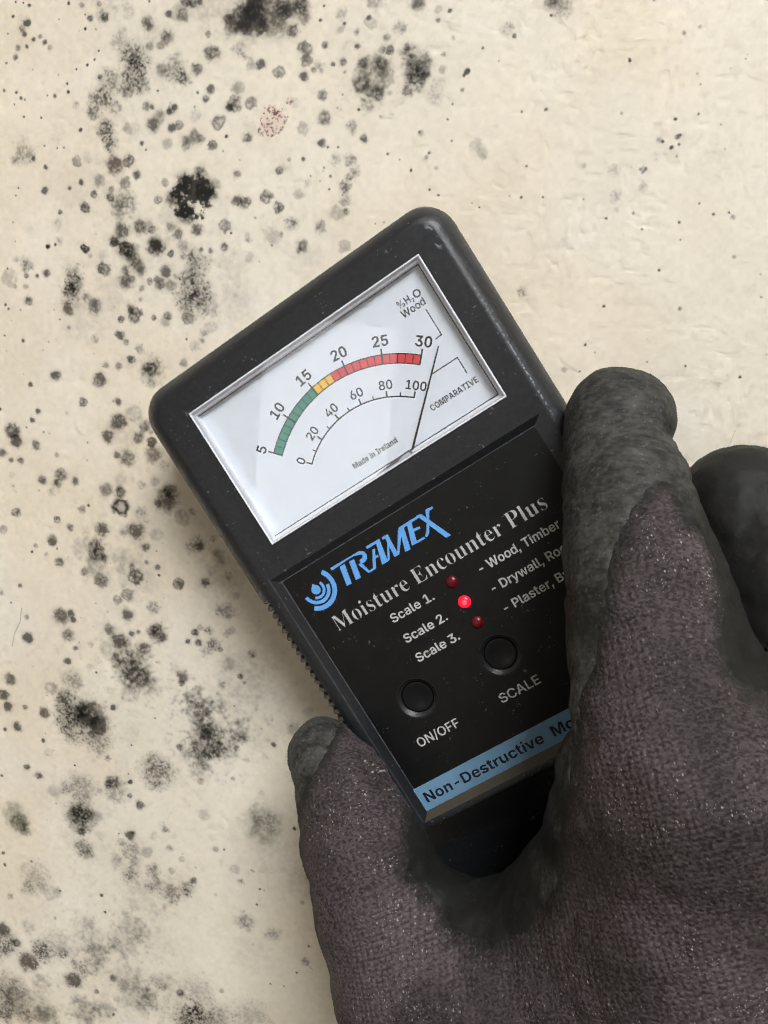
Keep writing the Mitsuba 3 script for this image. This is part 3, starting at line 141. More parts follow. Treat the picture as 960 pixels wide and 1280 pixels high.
def mould_map():
    """the mould colonies as a map of how much light each point of the plaster still returns, in wall millimetres"""
    nx, ny = int((GX1 - GX0) / RES), int((GY1 - GY0) / RES)
    r = np.random.default_rng(11)

    def field(scale, octaves=2):
        out = 0
        for o in range(octaves):
            n = gaussian_filter(r.standard_normal((ny, nx)).astype(np.float32), scale / RES / 2**o, mode='wrap')
            out = out + 0.6**o * n / n.std()
        return (out / out.std()).astype(np.float32)

    wx, wy = field(0.9), field(0.9)
    fx, fy = field(0.28, 1), field(0.28, 1)
    lo, mid, hi, vhi = field(2.2), field(0.75), field(0.36, 1), field(0.2, 1)
    ridge = np.exp(-(field(0.55, 1) / 0.35)**2).astype(np.float32)
    ridge2 = np.exp(-(field(0.4, 1) / 0.3)**2).astype(np.float32)
    mult = np.ones((ny, nx, 3), np.float32)
    cols = {'w': (0.085, 0.058, 0.040), 'g': (0.085, 0.105, 0.055), 'x': (0.13, 0.02, 0.022)}
    base = (0.040, 0.036, 0.034)
    sst = lambda a, b, x: (lambda t: t * t * (3 - 2 * t))(np.clip((x - a) / (b - a), 0, 1))
    todo = []
    for s in SPOTS.split(';'):
        X, Y, R, A, t = s.split()
        todo.append((float(X), float(Y), float(R), float(A), t))
    for _ in range(520):      # specks all over, thicker to the left
        X, Y = r.uniform(-110, 170), r.uniform(-150, 130)
        if r.random() < np.clip(0.75 - (X + 60) / 160, 0.1, 1):
            todo.append((X, Y, r.uniform(0.12, 0.34), r.uniform(0.25, 0.9), 'k'))
    for _ in range(230):      # old, half-cleaned colonies between the others
        X, Y = r.uniform(-110, 30), r.uniform(-165, 125)
        if X < 6 + 0.12 * Y and r.random() < (0.9 if -80 < X < -15 else 0.45):
            todo.append((X, Y, r.uniform(0.6, 2.6), r.uniform(0.02, 0.18), r.choice(['d', 's', 'r'])))
    for _ in range(34):       # and grey smears
        X, Y = r.uniform(-105, -10), r.uniform(-175, 120)
        todo.append((X, Y, r.uniform(4, 11), r.uniform(0.06, 0.17), 'c'))
    for _ in range(26):
        X = r.uniform(-118, -35)
        todo.append((X, -150 - 0.42 * (X + 118) + r.uniform(-26, 4), r.uniform(3, 8), r.uniform(0.12, 0.34), r.choice(['c', 's', 'c'])))
    for X, Y, R, A, t in todo:
        if t in 'drsw':
            A, R = A**(0.55 if t in 'drw' else 0.66), R * (1.06 if t in 'drw' else 1.14)
        E = R * 1.7 + 1.2
        i0, i1 = int((X - E - GX0) / RES), int((X + E - GX0) / RES) + 1
        j0, j1 = int((Y - E - GY0) / RES), int((Y + E - GY0) / RES) + 1
        if i1 <= 0 or j1 <= 0 or i0 >= nx or j0 >= ny:
            continue
        sl = (slice(max(j0, 0), min(j1, ny)), slice(max(i0, 0), min(i1, nx)))
        xx = (np.arange(sl[1].start, sl[1].stop) + 0.5) * RES + GX0 - X
        yy = (np.arange(sl[0].start, sl[0].stop) + 0.5) * RES + GY0 - Y
        wa = min(0.085 * R, 0.4)
        wb = min(0.075 * R, 0.16)
        dx = xx[None] + wa * wx[sl] + wb * fx[sl]
        dy = yy[:, None] + wa * wy[sl] + wb * fy[sl]
        p = np.sqrt(dx * dx + dy * dy) / R
        L, M_, H, V, G, G2 = lo[sl], mid[sl], hi[sl], vhi[sl], ridge[sl], ridge2[sl]
        if t == 'k':
            d = A * (1 - sst(0.6, 1.25, p))
        elif t in 'dwg':
            e = np.maximum(1 - sst(0.62, 1.18, p + 0.07 * H + 0.05 * V), 0.16 * (1 - sst(0.8, 1.6, p)))
            d = A * e * np.clip(0.92 + 0.12 * H + 0.07 * M_ + 0.12 * V + 0.12 * np.exp(-(p / 0.5)**2), 0.3, 1.15)
        elif t == 'r':
            e = 1 - sst(0.74, 1.14, p + 0.07 * H + 0.05 * V)
            d = A * e * np.clip(0.74 + 0.20 * np.exp(-((p - 0.78) / 0.24)**2) + 0.35 * np.exp(-(p / 0.3)**2) + 0.17 * H + 0.14 * V, 0.15, 1.1)
        elif t == 'R':
            d = A * np.clip(np.exp(-((p - 0.72) / 0.26)**2) * (0.85 + 0.15 * H) + 0.35 * (p < 0.7), 0, 1) * (1 - sst(0.95, 1.15, p))
        elif t == 's':
            env = np.clip(1.15 - p, 0, 1)
            th = 0.62 * env + 0.08 * H + 0.10 * M_ + 0.13 * V + 0.26 * G * (0.4 + G2) - 0.12
            d = 0.92 * A * (0.46 * sst(0.02, 0.75, env) + 0.54 * sst(0.04, 0.72, th) * sst(0, 0.16, env)) * np.clip(0.9 + 0.14 * V, 0.4, 1.1)
        elif t == 'D':
            env = np.clip(1.15 - p, 0, 1)
            d = A * sst(0.0, 0.22, env + 0.03 * H) * np.clip(0.72 + 0.18 * H + 0.14 * M_ + 0.1 * V, 0.25, 1.1)
        elif t == 'B':
            env = np.clip(1.1 - p, 0, 1)
            d = A * sst(0.10, 0.34, env + 0.09 * M_ + 0.06 * H + 0.05 * V) * sst(-1.9, -0.9, M_ + 0.5 * H + 0.4 * V) * sst(0, 0.08, env)
        elif t == 'c':
            env = np.clip(1.1 - p, 0, 1)
            d = 1.12 * A * sst(0, 0.85, env + 0.06 * M_ + 0.05 * H) * np.clip(0.78 + 0.10 * L + 0.12 * H + 0.10 * M_ + 0.09 * V, 0.05, 1.1)
        else:   # 'x': a rash of dark red dots
            q = np.zeros_like(p)
            for k in range(int(10 + 3.2 * R * R)):
                a_, b_ = r.uniform(0, 2 * math.pi), R * math.sqrt(r.uniform(0, 1))
                rr = r.uniform(0.13, 0.36)
                q = np.maximum(q, (1 - sst(0.6, 1.2, np.hypot(dx - b_ * math.cos(a_), dy - b_ * math.sin(a_)) / rr)) * r.uniform(0.7, 1))
            d = np.maximum(A * q, 0.04 * (1 - sst(0.5, 1.2, p)))
            mult[sl] *= 1 - (0.10 * (1 - sst(0.4, 1.2, p)))[..., None] * np.array([0.1, 0.8, 0.7], np.float32)
        d = np.clip(d, 0, 0.97 if t in 'kBRx' else 0.86)[..., None]
        c = np.array(cols.get(t, base), np.float32)
        if t in 'dr' and A < 0.9:     # lighter colonies are browner or greyer
            c = c + np.array([0.035, 0.026, 0.018], np.float32) * r.uniform(0, 1)
        mult[sl] *= 1 - d * (1 - c)
    # the colonies bleed a little into the paint around them
    for k in range(3):
        D = 1 - gaussian_filter(mult[..., k], 0.55)
        mult[..., k] = (1 - D) * (1 - 0.20 * np.clip(gaussian_filter(D, 1.3 / RES), 0, 1)) * (1 - 0.22 * np.clip(gaussian_filter(D, 5.0 / RES) * np.clip(0.7 + 0.35 * mid, 0, 1.5), 0, 1))
    # a few hairs and hairline cracks lying in the paint
    for pts, wd, A in (([(-109.0, -62.3), (-109.9, -66.7), (-112.1, -70.7), (-113.3, -74.9)], 0.10, 0.85), ([(97.7, -6.3), (96.6, -10.0)], 0.07, 0.5), ([(-20.5, -171.5), (-17.4, -175.3)], 0.08, 0.7)):
        pts = np.array(pts)
        q = np.concatenate([pts[i] + np.linspace(0, 1, 120)[:, None] * (pts[i + 1] - pts[i]) for i in range(len(pts) - 1)])
        ii, jj = ((q[:, 0] - GX0) / RES).astype(int), ((q[:, 1] - GY0) / RES).astype(int)
        for a_ in (0, 1):
            mult[jj, np.clip(ii + a_, 0, nx - 1)] = np.minimum(mult[jj, np.clip(ii + a_, 0, nx - 1)], 1 - A * (0.6 if a_ == 0 else 0.2))
    # faint drips, scuffs and warm staining of the paint
    stain = np.clip(0.5 + 0.28 * field(9.0, 3), 0, 1)
    mult *= 1 - stain[..., None] * np.array([0.03, 0.045, 0.08], np.float32)
    scuff = np.clip(field(0.9, 3) * 0.5 - 0.35, 0, 1) * np.clip(0.4 + 0.5 * field(14.0, 1), 0, 1)
    mult *= 1 - scuff[..., None] * np.array([0.10, 0.115, 0.14], np.float32)
    return mult, nx, ny


MULT, NX, NY = mould_map()
_chan = [mi.Float(np.ascontiguousarray(MULT[..., k]).ravel()) for k in range(3)]
dr.eval(_chan)


def wall_color(p, n, uv):
    X, Y = p.x * 1000, p.z * 1000
    fx, fy = dr.clip((X - GX0) / RES - 0.5, 0, NX - 2), dr.clip((Y - GY0) / RES - 0.5, 0, NY - 2)
    ix, iy = mi.UInt32(dr.floor(fx)), mi.UInt32(dr.floor(fy))
    tx, ty = fx - dr.floor(fx), fy - dr.floor(fy)
    i = iy * NX + ix
    m = [dr.lerp(dr.lerp(dr.gather(mi.Float, c, i), dr.gather(mi.Float, c, i + 1), tx),
                 dr.lerp(dr.gather(mi.Float, c, i + NX), dr.gather(mi.Float, c, i + NX + 1), tx), ty) for c in _chan]
    tone = 0.93 + 0.12 * fbm(X * 0.05, Y * 0.05, 3.0, octaves=3)
    tone = mi.Color3f(tone) * mix(mi.Color3f(1, 1, 1), mi.Color3f(0.985, 0.955, 0.915), smoothstep(0.44, 0.70, fbm(X * 0.022 + 5, Y * 0.022, 8.0, octaves=4)))
    return mi.Color3f(0.805 * m[0], 0.745 * m[1], 0.632 * m[2]) * tone * (0.93 + 0.14 * fbm(X * 0.8, Y * 0.8, 6.0, octaves=4))


def wall_bump(p, n, uv):
    X, Y = p.x * 1000, p.z * 1000
    return 0.00022 * fbm(X * 0.13, Y * 0.13, 1.0, octaves=3) + 0.00010 * fbm(X * 0.33, Y * 0.38, 5.0, octaves=3) * smoothstep(0.3, 0.7, fbm(X * 0.03, Y * 0.03, 14.0, octaves=2)) - 0.00010 * smoothstep(0.66, 0.80, noise(X * 0.55, Y * 0.55, 2.0))


scene['plaster'] = {'type': 'twosided', 'nested': {'type': 'bumpmap', 'arbitrary': proc(wall_bump, eps=2.5e-4), 'scale': 1.0,
                    'nested': {'type': 'principled', 'base_color': proc(wall_color), 'roughness': 0.62, 'specular': 0.35}}}
put('wall', trimesh.Trimesh([[-420, -480, 0], [520, -480, 0], [520, 430, 0], [-420, 430, 0]], [[0, 1, 2], [0, 2, 3]], process=False), 'plaster', frame=None)
labels['wall'] = {'label': 'cream painted plaster wall spotted with black and grey mould', 'kind': 'structure'}


# ------------------------------------------------------------------ materials of the meter
def _uv(p):
    X, Y = p.x * 1000, p.z * 1000
    return X * CA + Y * SA, -X * SA + Y * CA, -p.y * 1000


def housing_color(p, n, uv):
    u, v, z = _uv(p)
    grit = fbm(u * 1.5, v * 1.5, z * 1.5, octaves=2)
    speck = smoothstep(0.88, 0.92, noise(u * 1.9, v * 1.9, z * 1.9)) * smoothstep(0.60, 0.75, noise(u * 0.31, v * 0.31, 4.0))
    # edge highlights painted pale, with some wear, on right bevel and label recess rim
    rub_lit = smoothstep(0.35, 0.0, dr.abs(u - 40.35)) * smoothstep(14.0, -20.0, v) * smoothstep(0.42, 0.75, noise(u * 3, v * 2.6, 2.0)) * smoothstep(-29.0, -26.0, v)
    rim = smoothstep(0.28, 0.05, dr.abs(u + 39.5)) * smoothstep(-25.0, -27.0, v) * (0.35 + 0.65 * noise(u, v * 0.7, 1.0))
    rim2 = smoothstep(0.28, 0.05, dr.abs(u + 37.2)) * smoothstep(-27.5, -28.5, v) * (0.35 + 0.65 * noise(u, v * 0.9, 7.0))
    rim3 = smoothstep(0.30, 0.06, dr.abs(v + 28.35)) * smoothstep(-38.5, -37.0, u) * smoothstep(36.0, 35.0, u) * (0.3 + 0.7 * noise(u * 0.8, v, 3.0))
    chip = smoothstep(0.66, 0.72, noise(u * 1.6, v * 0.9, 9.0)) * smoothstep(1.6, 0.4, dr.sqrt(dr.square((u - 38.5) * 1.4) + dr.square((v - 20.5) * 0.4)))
    lum = 0.011 + 0.007 * grit + 0.10 * speck + 0.22 * rub_lit + 0.30 * chip + 0.11 * dr.maximum(dr.maximum(rim, rim2) * smoothstep(-99.6, -98.5, v), rim3) * smoothstep(31.0, 28.0, z)
    return mi.Color3f(lum, lum * 1.08, lum * 1.22)


def housing_rough(p, n, uv):
    u, v, z = _uv(p)
    return 0.33 + 0.16 * fbm(u * 0.25, v * 0.25, z * 0.25, octaves=3)


def housing_bump(p, n, uv):
    u, v, z = _uv(p)
    return 0.00003 * noise(u * 2.2, v * 2.2, z * 2.2)


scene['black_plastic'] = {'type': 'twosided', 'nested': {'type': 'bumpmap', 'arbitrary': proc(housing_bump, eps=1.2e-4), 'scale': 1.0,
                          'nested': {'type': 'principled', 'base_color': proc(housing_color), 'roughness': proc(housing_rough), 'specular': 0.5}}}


def label_color(p, n, uv):
    u, v, z = _uv(p)
    dust = smoothstep(0.90, 0.93, noise(u * 2.6, v * 2.6, 1.0)) * smoothstep(0.62, 0.8, noise(u * 0.4, v * 0.4, 8.0))
    lum = 0.0045 + 0.002 * noise(u * 0.3, v * 0.3, 2.0) + 0.08 * dust
    return mi.Color3f(lum, lum * 1.02, lum * 1.06)


scene['label_film'] = {'type': 'twosided', 'nested': {'type': 'principled', 'base_color': proc(label_color), 'roughness': 0.42, 'specular': 0.33}}


def plain(key, c, rough=0.5, spec=0.4, **more):
    scene[key] = {'type': 'twosided', 'nested': {'type': 'principled', 'base_color': rgb(*c), 'roughness': rough, 'specular': spec, **more}}


plain('white_dial', (0.73, 0.775, 0.845), 0.5)
plain('dial_black', (0.018, 0.018, 0.02), 0.6)
plain('dial_green', (0.035, 0.24, 0.16), 0.55)
plain('dial_yellow', (0.85, 0.50, 0.045), 0.55)
plain('dial_red', (0.66, 0.065, 0.07), 0.55)
plain('needle_black', (0.012, 0.012, 0.014), 0.35)
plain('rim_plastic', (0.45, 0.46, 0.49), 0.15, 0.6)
plain('hump_grey', (0.10, 0.10, 0.11), 0.15, 0.6)
plain('gasket_dark', (0.03, 0.03, 0.035), 0.4)
plain('print_silver', (0.50, 0.49, 0.48), 0.45)
plain('khaki_band', (0.070, 0.060, 0.044), 0.5)
plain('rim_step', (0.68, 0.69, 0.73), 0.15, 0.6)
plain('rim_lip', (0.86, 0.87, 0.90), 0.15, 0.6)  # near-white base paints in the bright highlight line of the clear edge
plain('ring_plastic', (0.013, 0.013, 0.014), 0.35, 0.5)
plain('print_white', (0.55, 0.55, 0.54), 0.5)
plain('print_blue', (0.14, 0.39, 0.80), 0.45)
plain('strip_blue', (0.16, 0.31, 0.45), 0.5)
plain('strip_ink', (0.008, 0.010, 0.022), 0.5)
plain('button_rubber', (0.006, 0.006, 0.007), 0.30, 0.3)
plain('lamp_red', (0.11, 0.002, 0.007), 0.3, 0.5)
plain('glow_red', (0.5, 0.01, 0.02), 0.2, 0.6)
scene['clear_sheet'] = {'type': 'thindielectric', 'int_ior': 1.49}

# ------------------------------------------------------------------ the moisture meter
MTR = 'moisture_meter'
labels[MTR] = {'label': 'black handheld moisture meter with white analogue dial pressed against the mouldy wall', 'category': 'moisture meter'}
CX, HW = -0.8, 45.8                      # middle and half width of the housing
TOP, BOT = 30.3, -134.0
FACE = 30.0
ZL = 28.8                                # floor of the label recess


def rrect(cx0, cy0, cx1, cy1, r, n=9):
    pts = []
    for (x, y, a0) in ((cx1 - r, cy1 - r, 0), (cx0 + r, cy1 - r, 90), (cx0 + r, cy0 + r, 180), (cx1 - r, cy0 + r, 270)):
        for k in range(n):
            a = math.radians(a0 + 90 * k / (n - 1))
            pts.append((x + r * math.cos(a), y + r * math.sin(a)))
    return np.array(pts)


def loft(sections):
    """closed solid through rings of equal length"""
    n = len(sections[0][0])
    v = np.vstack([np.column_stack([p, np.full(n, z)]) for p, z in sections])
    f = []
    for s in range(len(sections) - 1):
        for k in range(n):
            a, b = s * n + k, s * n + (k + 1) % n
            f += [(a, b, b + n), (a, b + n, a + n)]
    c0, c1 = len(v), len(v) + 1
    v = np.vstack([v, [*sections[0][0].mean(0), sections[0][1]], [*sections[-1][0].mean(0), sections[-1][1]]])
    for k in range(n):
        f.append((c0, (k + 1) % n, k))
        o = (len(sections) - 1) * n
        f.append((c1, o + k, o + (k + 1) % n))
    return m3.Manifold(m3.Mesh(np.asarray(v, np.float32), np.asarray(f, np.uint32)))


prof = [(2.2, 0.4), (1.0, 1.2), (0.5, 3.0), (0.2, 10.0), (0.2, 20.0), (0.35, 23.5), (0.75, 25.6), (1.45, 27.1), (2.5, 28.4), (3.6, 29.3), (4.5, 29.75), (5.0, 29.93), (5.6, FACE)]
body = loft([(rrect(CX - HW + d, BOT + d, CX + HW - d, TOP - d, max(8.5 - 0.75 * d, 2.5)), z) for d, z in prof])
# the grips: both sides set back where the ribs stand
for s in (-1, 1):
    x = CX + s * HW
    cut = hull_points([(x + s * 4, yy, zz) for yy in (-29.0, -96.0) for zz in (-1, 40)] + [(x - s * 1.1, yy, zz) for yy in (-30.5, -94.5) for zz in (-1, 27.5)] + [(x - s * 4.2, yy, 34) for yy in (-30.5, -94.5)])
    body = body - cut
# window opening and the label recess with sloping sides
body = body - hull_points([(sx * 33.9, sy * 19.35, z) for sx in (-1, 1) for sy in (-1, 1) for z in (25.5, 40)])
ring = lambda x0, y0, x1, y1, z: [(x, y, z) for x in (x0, x1) for y in (y0, y1)]
# the lower end is given a slope, shaped to fall darker below the label
body = body - hull_points([(x, y, z) for x in (-60, 60) for y, z in ((-101.0, FACE + 0.02), (-112.0, 21.0), (-140.0, 17.0), (-140.0, 45.0), (-101.0, 45.0))])
body = body - hull_points(ring(-39.6, -99.8, 38.0, -26.4, FACE + 0.01) + ring(-37.2, -97.2, 35.6, -28.3, ZL) + ring(-39.6, -99.8, 38.0, -26.4, 40))


def onl(g):
    """from the face plane, where positions were measured, down to the label plane"""
    k = (204.3 - ZL) / (204.3 - FACE)
    return affinity.affine_transform(g, [k, 0, 0, k, 30.4 * (1 - k), -21.0 * (1 - k)]) if hasattr(g, 'geom_type') else (30.4 + k * (g[0] - 30.4), -21.0 + k * (g[1] + 21.0))


BUT = [onl((-23.2, -70.5)), onl((0.3, -71.1))]
LED = [onl((-0.2, y)) for y in (-49.8, -55.5, -61.4)]
for x, y in BUT:
    body = body - m3.Manifold.cylinder(8.0, 4.2, 4.2, 40).translate((x, y, ZL - 3.0)) - m3.Manifold.cylinder(1.0, 4.15, 5.35, 40).translate((x, y, ZL - 0.8))
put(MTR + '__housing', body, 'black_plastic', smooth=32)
labels[MTR + '__housing'] = {'label': 'rounded black plastic housing'}

# ribs of the side grips
prnd = []
for s in (-1, 1):
    for i in range(28):
        y = -30.6 - 2.25 * i
        x = CX + s * (HW - 0.75)
        rib = hull_spheres([(x, y, 4, .75), (x, y, 22.5, .75), (x, y + .25, 22.5, .75)], 10) + hull_spheres([(x, y, 22.5, .75), (x - s * 0.9, y, 25.8, .75)], 10) + hull_spheres([(x - s * .9, y, 25.8, .75), (x - s * 3.0, y, 28.1, .7)], 10)
        put(MTR + '__grip_rib', rib, 'black_plastic', smooth=40)

# label film with holes for the buttons
film = box(-37.1, -97.1, 35.5, -28.4).buffer(-0.5).buffer(0.5)
for x, y in BUT:
    film = film.difference(Point(x, y).buffer(5.1, 24))
put(MTR + '__label_panel', extrude(film, ZL - 0.05, ZL + 0.12), 'label_film')
ZP = ZL + 0.12

for (x, y), name in zip(BUT, ('power', 'scale')):
    prof_b = [(0, -1.25), (1.4, -1.2), (2.6, -1.05), (3.5, -0.85), (3.85, -0.95), (4.0, -1.3), (4.0, -3.0), (0, -3.0)]
    b = trimesh.creation.revolve(np.array(prof_b[::-1]), sections=40)
    b.apply_translation([x, y, ZL + 0.1])
    put(MTR + '__button', b, 'button_rubber', smooth=40)
    t = trimesh.creation.revolve(np.array([(4.1, -2.6), (4.1, -0.95), (4.25, -0.8), (4.85, -0.25), (5.15, 0.08), (5.2, 0.2), (5.3, 0.2), (5.3, -0.4), (4.5, -2.6), (4.1, -2.6)]), sections=48)
    t.apply_translation([x, y, ZL])
    put(MTR + '__button_ring', t, 'ring_plastic', smooth=40)

for i, (x, y) in enumerate(LED):
    s = trimesh.creation.icosphere(3, 1.55)
    s.vertices[:, 2] *= 0.62
    s = trimesh.intersections.slice_mesh_plane(s, [0, 0, 1], [0, 0, -0.2])
    s.apply_translation([x, y, ZP])
    if i == 1:
        k = put(MTR + '__indicator_light', s, 'lamp_red', smooth=True, emitter={'type': 'area', 'radiance': rgb(2.4, 0.012, 0.04)})
        labels[k] = {'label': 'lit red indicator light'}
        c = trimesh.creation.icosphere(2, 0.72)
        c.apply_translation([x, y, ZP + 0.55])
        put(k + '__glowing_core', c, 'lamp_red', smooth=True, emitter={'type': 'area', 'radiance': rgb(3.2, 0.10, 0.16)})
    else:
        k = put(MTR + '__indicator_light', s, 'lamp_red', smooth=True)
        labels[k] = {'label': 'unlit dark red indicator light'}

# printed lettering on the label
PRINT = [('Moisture Encounter Plus', -31.2, 28.6, -46.2, 4.05, 'serif', 'print_silver'),
         ('Scale 1.', -18.0, -6.0, -51.35, 2.25, 600, 'print_silver'), ('Scale 2.', -17.9, -5.9, -57.3, 2.25, 600, 'print_silver'), ('Scale 3.', -17.9, -5.9, -62.9, 2.25, 600, 'print_silver'),
         ('- Wood, Timber', 7.0, 28.6, -51.6, 2.25, 600, 'print_silver'), ('- Drywall, Roofing', 7.0, 32.6, -57.2, 2.25, 600, 'print_silver'), ('- Plaster, Brick', 7.0, 28.4, -62.8, 2.25, 600, 'print_silver'),
         ('SCALE', -5.6, 5.2, -81.75, 2.35, 500, 'print_silver'), ('ON/OFF', -29.4, -17.6, -81.75, 2.35, 500, 'print_silver')]
for text, x0, x1, y, cap, wt, mat in PRINT:
    g = line_of_text(text, x0, x1, y, cap, 400 if wt == 'serif' else wt, wt == 'serif', grow=-0.08 if wt == 'serif' else 0.02)
    put(MTR + '__lettering', extrude(onl(g), ZP - 0.03, ZP + 0.045), mat)

LOGO = [[(np.float64(-24.53), np.float64(-31.72)), (np.float64(-19.85), np.float64(-31.81)), (np.float64(-15.98), np.float64(-31.83)), (np.float64(-15.06), np.float64(-32.48)), (np.float64(-14.87), np.float64(-33.33)), (np.float64(-15.69), np.float64(-32.69)), (np.float64(-16.54), np.float64(-32.23)), (np.float64(-19.61), np.float64(-32.2)), (np.float64(-24.51), np.float64(-32.46))], [(np.float64(-22.31), np.float64(-32.64)), (np.float64(-20.83), np.float64(-32.69)), (np.float64(-21.96), np.float64(-37.75)), (np.float64(-23.41), np.float64(-37.67))], [(np.float64(-19.59), np.float64(-32.79)), (np.float64(-18.13), np.float64(-32.84)), (np.float64(-19.14), np.float64(-37.65)), (np.float64(-20.59), np.float64(-37.57))], [(np.float64(-17.6), np.float64(-32.33)), (np.float64(-15.98), np.float64(-31.83)), (np.float64(-14.96), np.float64(-32.55)), (np.float64(-14.8), np.float64(-33.61)), (np.float64(-15.29), np.float64(-34.53)), (np.float64(-16.28), np.float64(-34.91)), (np.float64(-17.23), np.float64(-34.83)), (np.float64(-17.14), np.float64(-33.77)), (np.float64(-16.22), np.float64(-33.73)), (np.float64(-15.81), np.float64(-33.25)), (np.float64(-16.08), np.float64(-32.75)), (np.float64(-16.74), np.float64(-32.55))], [(np.float64(-18.01), np.float64(-34.51)), (np.float64(-17.04), np.float64(-34.7)), (np.float64(-16.41), np.float64(-37.27)), (np.float64(-15.24), np.float64(-37.14)), (np.float64(-12.95), np.float64(-33.26)), (np.float64(-12.2), np.float64(-33.33)), (np.float64(-14.62), np.float64(-37.7)), (np.float64(-16.9), np.float64(-37.71))], [(np.float64(-13.97), np.float64(-31.78)), (np.float64(-9.99), np.float64(-31.86)), (np.float64(-10.09), np.float64(-32.47)), (np.float64(-13.93), np.float64(-32.48))], [(np.float64(-11.17), np.float64(-32.02)), (np.float64(-10.03), np.float64(-31.93)), (np.float64(-11.15), np.float64(-37.73)), (np.float64(-12.87), np.float64(-37.67))], [(np.float64(-13.84), np.float64(-34.96)), (np.float64(-12.37), np.float64(-34.97)), (np.float64(-12.51), np.float64(-35.56)), (np.float64(-14.09), np.float64(-35.49))], [(np.float64(-9.31), np.float64(-31.88)), (np.float64(-7.6), np.float64(-31.95)), (np.float64(-7.7), np.float64(-32.56)), (np.float64(-9.41), np.float64(-32.49))], [(np.float64(-8.66), np.float64(-32.08)), (np.float64(-7.62), np.float64(-32.13)), (np.float64(-7.98), np.float64(-36.97)), (np.float64(-4.96), np.float64(-32.53)), (np.float64(-4.43), np.float64(-32.14)), (np.float64(-3.21), np.float64(-32.21)), (np.float64(-4.75), np.float64(-37.99)), (np.float64(-6.27), np.float64(-37.94)), (np.float64(-5.04), np.float64(-34.17)), (np.float64(-7.84), np.float64(-37.67)), (np.float64(-9.19), np.float64(-37.64))], [(np.float64(-8.5), np.float64(-33.04)), (np.float64(-8.1), np.float64(-33.19)), (np.float64(-10.53), np.float64(-37.61)), (np.float64(-11.21), np.float64(-37.6))], [(np.float64(-4.63), np.float64(-32.02)), (np.float64(1.81), np.float64(-31.93)), (np.float64(1.68), np.float64(-32.51)), (np.float64(-4.59), np.float64(-32.71))], [(np.float64(-2.28), np.float64(-32.25)), (np.float64(-1.02), np.float64(-32.39)), (np.float64(-2.44), np.float64(-37.08)), (np.float64(-0.35), np.float64(-37.1)), (np.float64(-0.31), np.float64(-37.64)), (np.float64(-4.03), np.float64(-37.46))], [(np.float64(-1.7), np.float64(-34.08)), (np.float64(0.1), np.float64(-34.41)), (np.float64(-0.04), np.float64(-34.94)), (np.float64(-1.84), np.float64(-34.76))], [(np.float64(0.82), np.float64(-31.75)), (np.float64(2.05), np.float64(-32.07)), (np.float64(5.45), np.float64(-40.12)), (np.float64(4.08), np.float64(-40.05))], [(np.float64(3.44), np.float64(-31.69)), (np.float64(5.31), np.float64(-31.88)), (np.float64(5.22), np.float64(-32.4)), (np.float64(4.08), np.float64(-32.41)), (np.float64(2.75), np.float64(-34.59)), (np.float64(1.16), np.float64(-37.05)), (np.float64(0.19), np.float64(-37.61)), (np.float64(-0.09), np.float64(-37.15)), (np.float64(0.94), np.float64(-36.11)), (np.float64(2.42), np.float64(-33.91))]]
brand = union_all([Polygon(q).buffer(0) for q in LOGO]).buffer(0.03).buffer(-0.03)
k = put(MTR + '__brand_lettering', extrude(brand, ZP - 0.03, ZP + 0.045), 'print_blue')
labels[k] = {'label': 'light blue slanted brand lettering'}
lc, ls = (-30.7, -34.47), 0.0426


def arc(r0, r1, a0, a1):
    a = np.radians(np.linspace(a0, a1, 40))
    o = [(lc[0] + r1 * math.cos(t), lc[1] + r1 * math.sin(t)) for t in a]
    i = [(lc[0] + r0 * math.cos(t), lc[1] + r0 * math.sin(t)) for t in a[::-1]]
    return Polygon(o + i)


rot = -math.degrees(ANG)
a_ = math.radians(124 + rot)
tip = (lc[0] + 1.75 * math.cos(a_), lc[1] + 1.75 * math.sin(a_))
drop = Point(*lc).buffer(1.22).union(Polygon([tip, (lc[0] + 1.15 * math.cos(a_ + 1.25), lc[1] + 1.15 * math.sin(a_ + 1.25)), lc, (lc[0] + 1.15 * math.cos(a_ - 1.25), lc[1] + 1.15 * math.sin(a_ - 1.25))]))
emblem = union_all([drop, arc(1.75, 2.45, 62 + rot, -95 + rot), arc(2.85, 3.75, 28 + rot, -140 + rot), arc(4.2, 5.4, 72 + rot, -96 + rot)])
k = put(MTR + '__emblem', extrude(emblem, ZP - 0.03, ZP + 0.045), 'print_blue')
labels[k] = {'label': 'light blue water drop emblem with ripple arcs'}
k = put(MTR + '__blue_strip', extrude(onl(box(-37.3, -96.95, 35.0, -90.4)), ZP - 0.03, ZP + 0.03), 'strip_blue')
labels[k] = {'label': 'pale blue printed strip'}
put(MTR + '__khaki_band', hull_points([(x, y, z) for x0, x1, y, z in ((-37.1, 35.5, -97.25, ZL), (-39.2, 37.6, -99.45, FACE - 0.16)) for x in (x0, x1) for z in (z - 0.2, z + 0.07)]), 'khaki_band')  # khaki strip laid on the lower slope of the label recess
put(k + '__lettering', extrude(onl(line_of_text('Non-Destructive  Moisture Meter', -35.5, 31.5, -95.1, 2.75, 700)), ZP, ZP + 0.07), 'strip_ink')

# dial
ZD = 27.0
dial = put(MTR + '__dial', extrude(box(-33.2, -18.7, 33.2, 18.7), ZD - 0.6, ZD), 'white_dial')
labels[dial] = {'label': 'white dial plate'}
DC = (0.25, -24.0)
Z1 = ZD + 0.05


def pol(r, deg):
    a = math.radians(deg)
    return (DC[0] + r * math.sin(a), DC[1] + r * math.cos(a))


def band(r0, r1, d0, d1, n=6):
    t = np.linspace(d0, d1, n)
    return Polygon([pol(r1, a) for a in t] + [pol(r0, a) for a in t[::-1]])


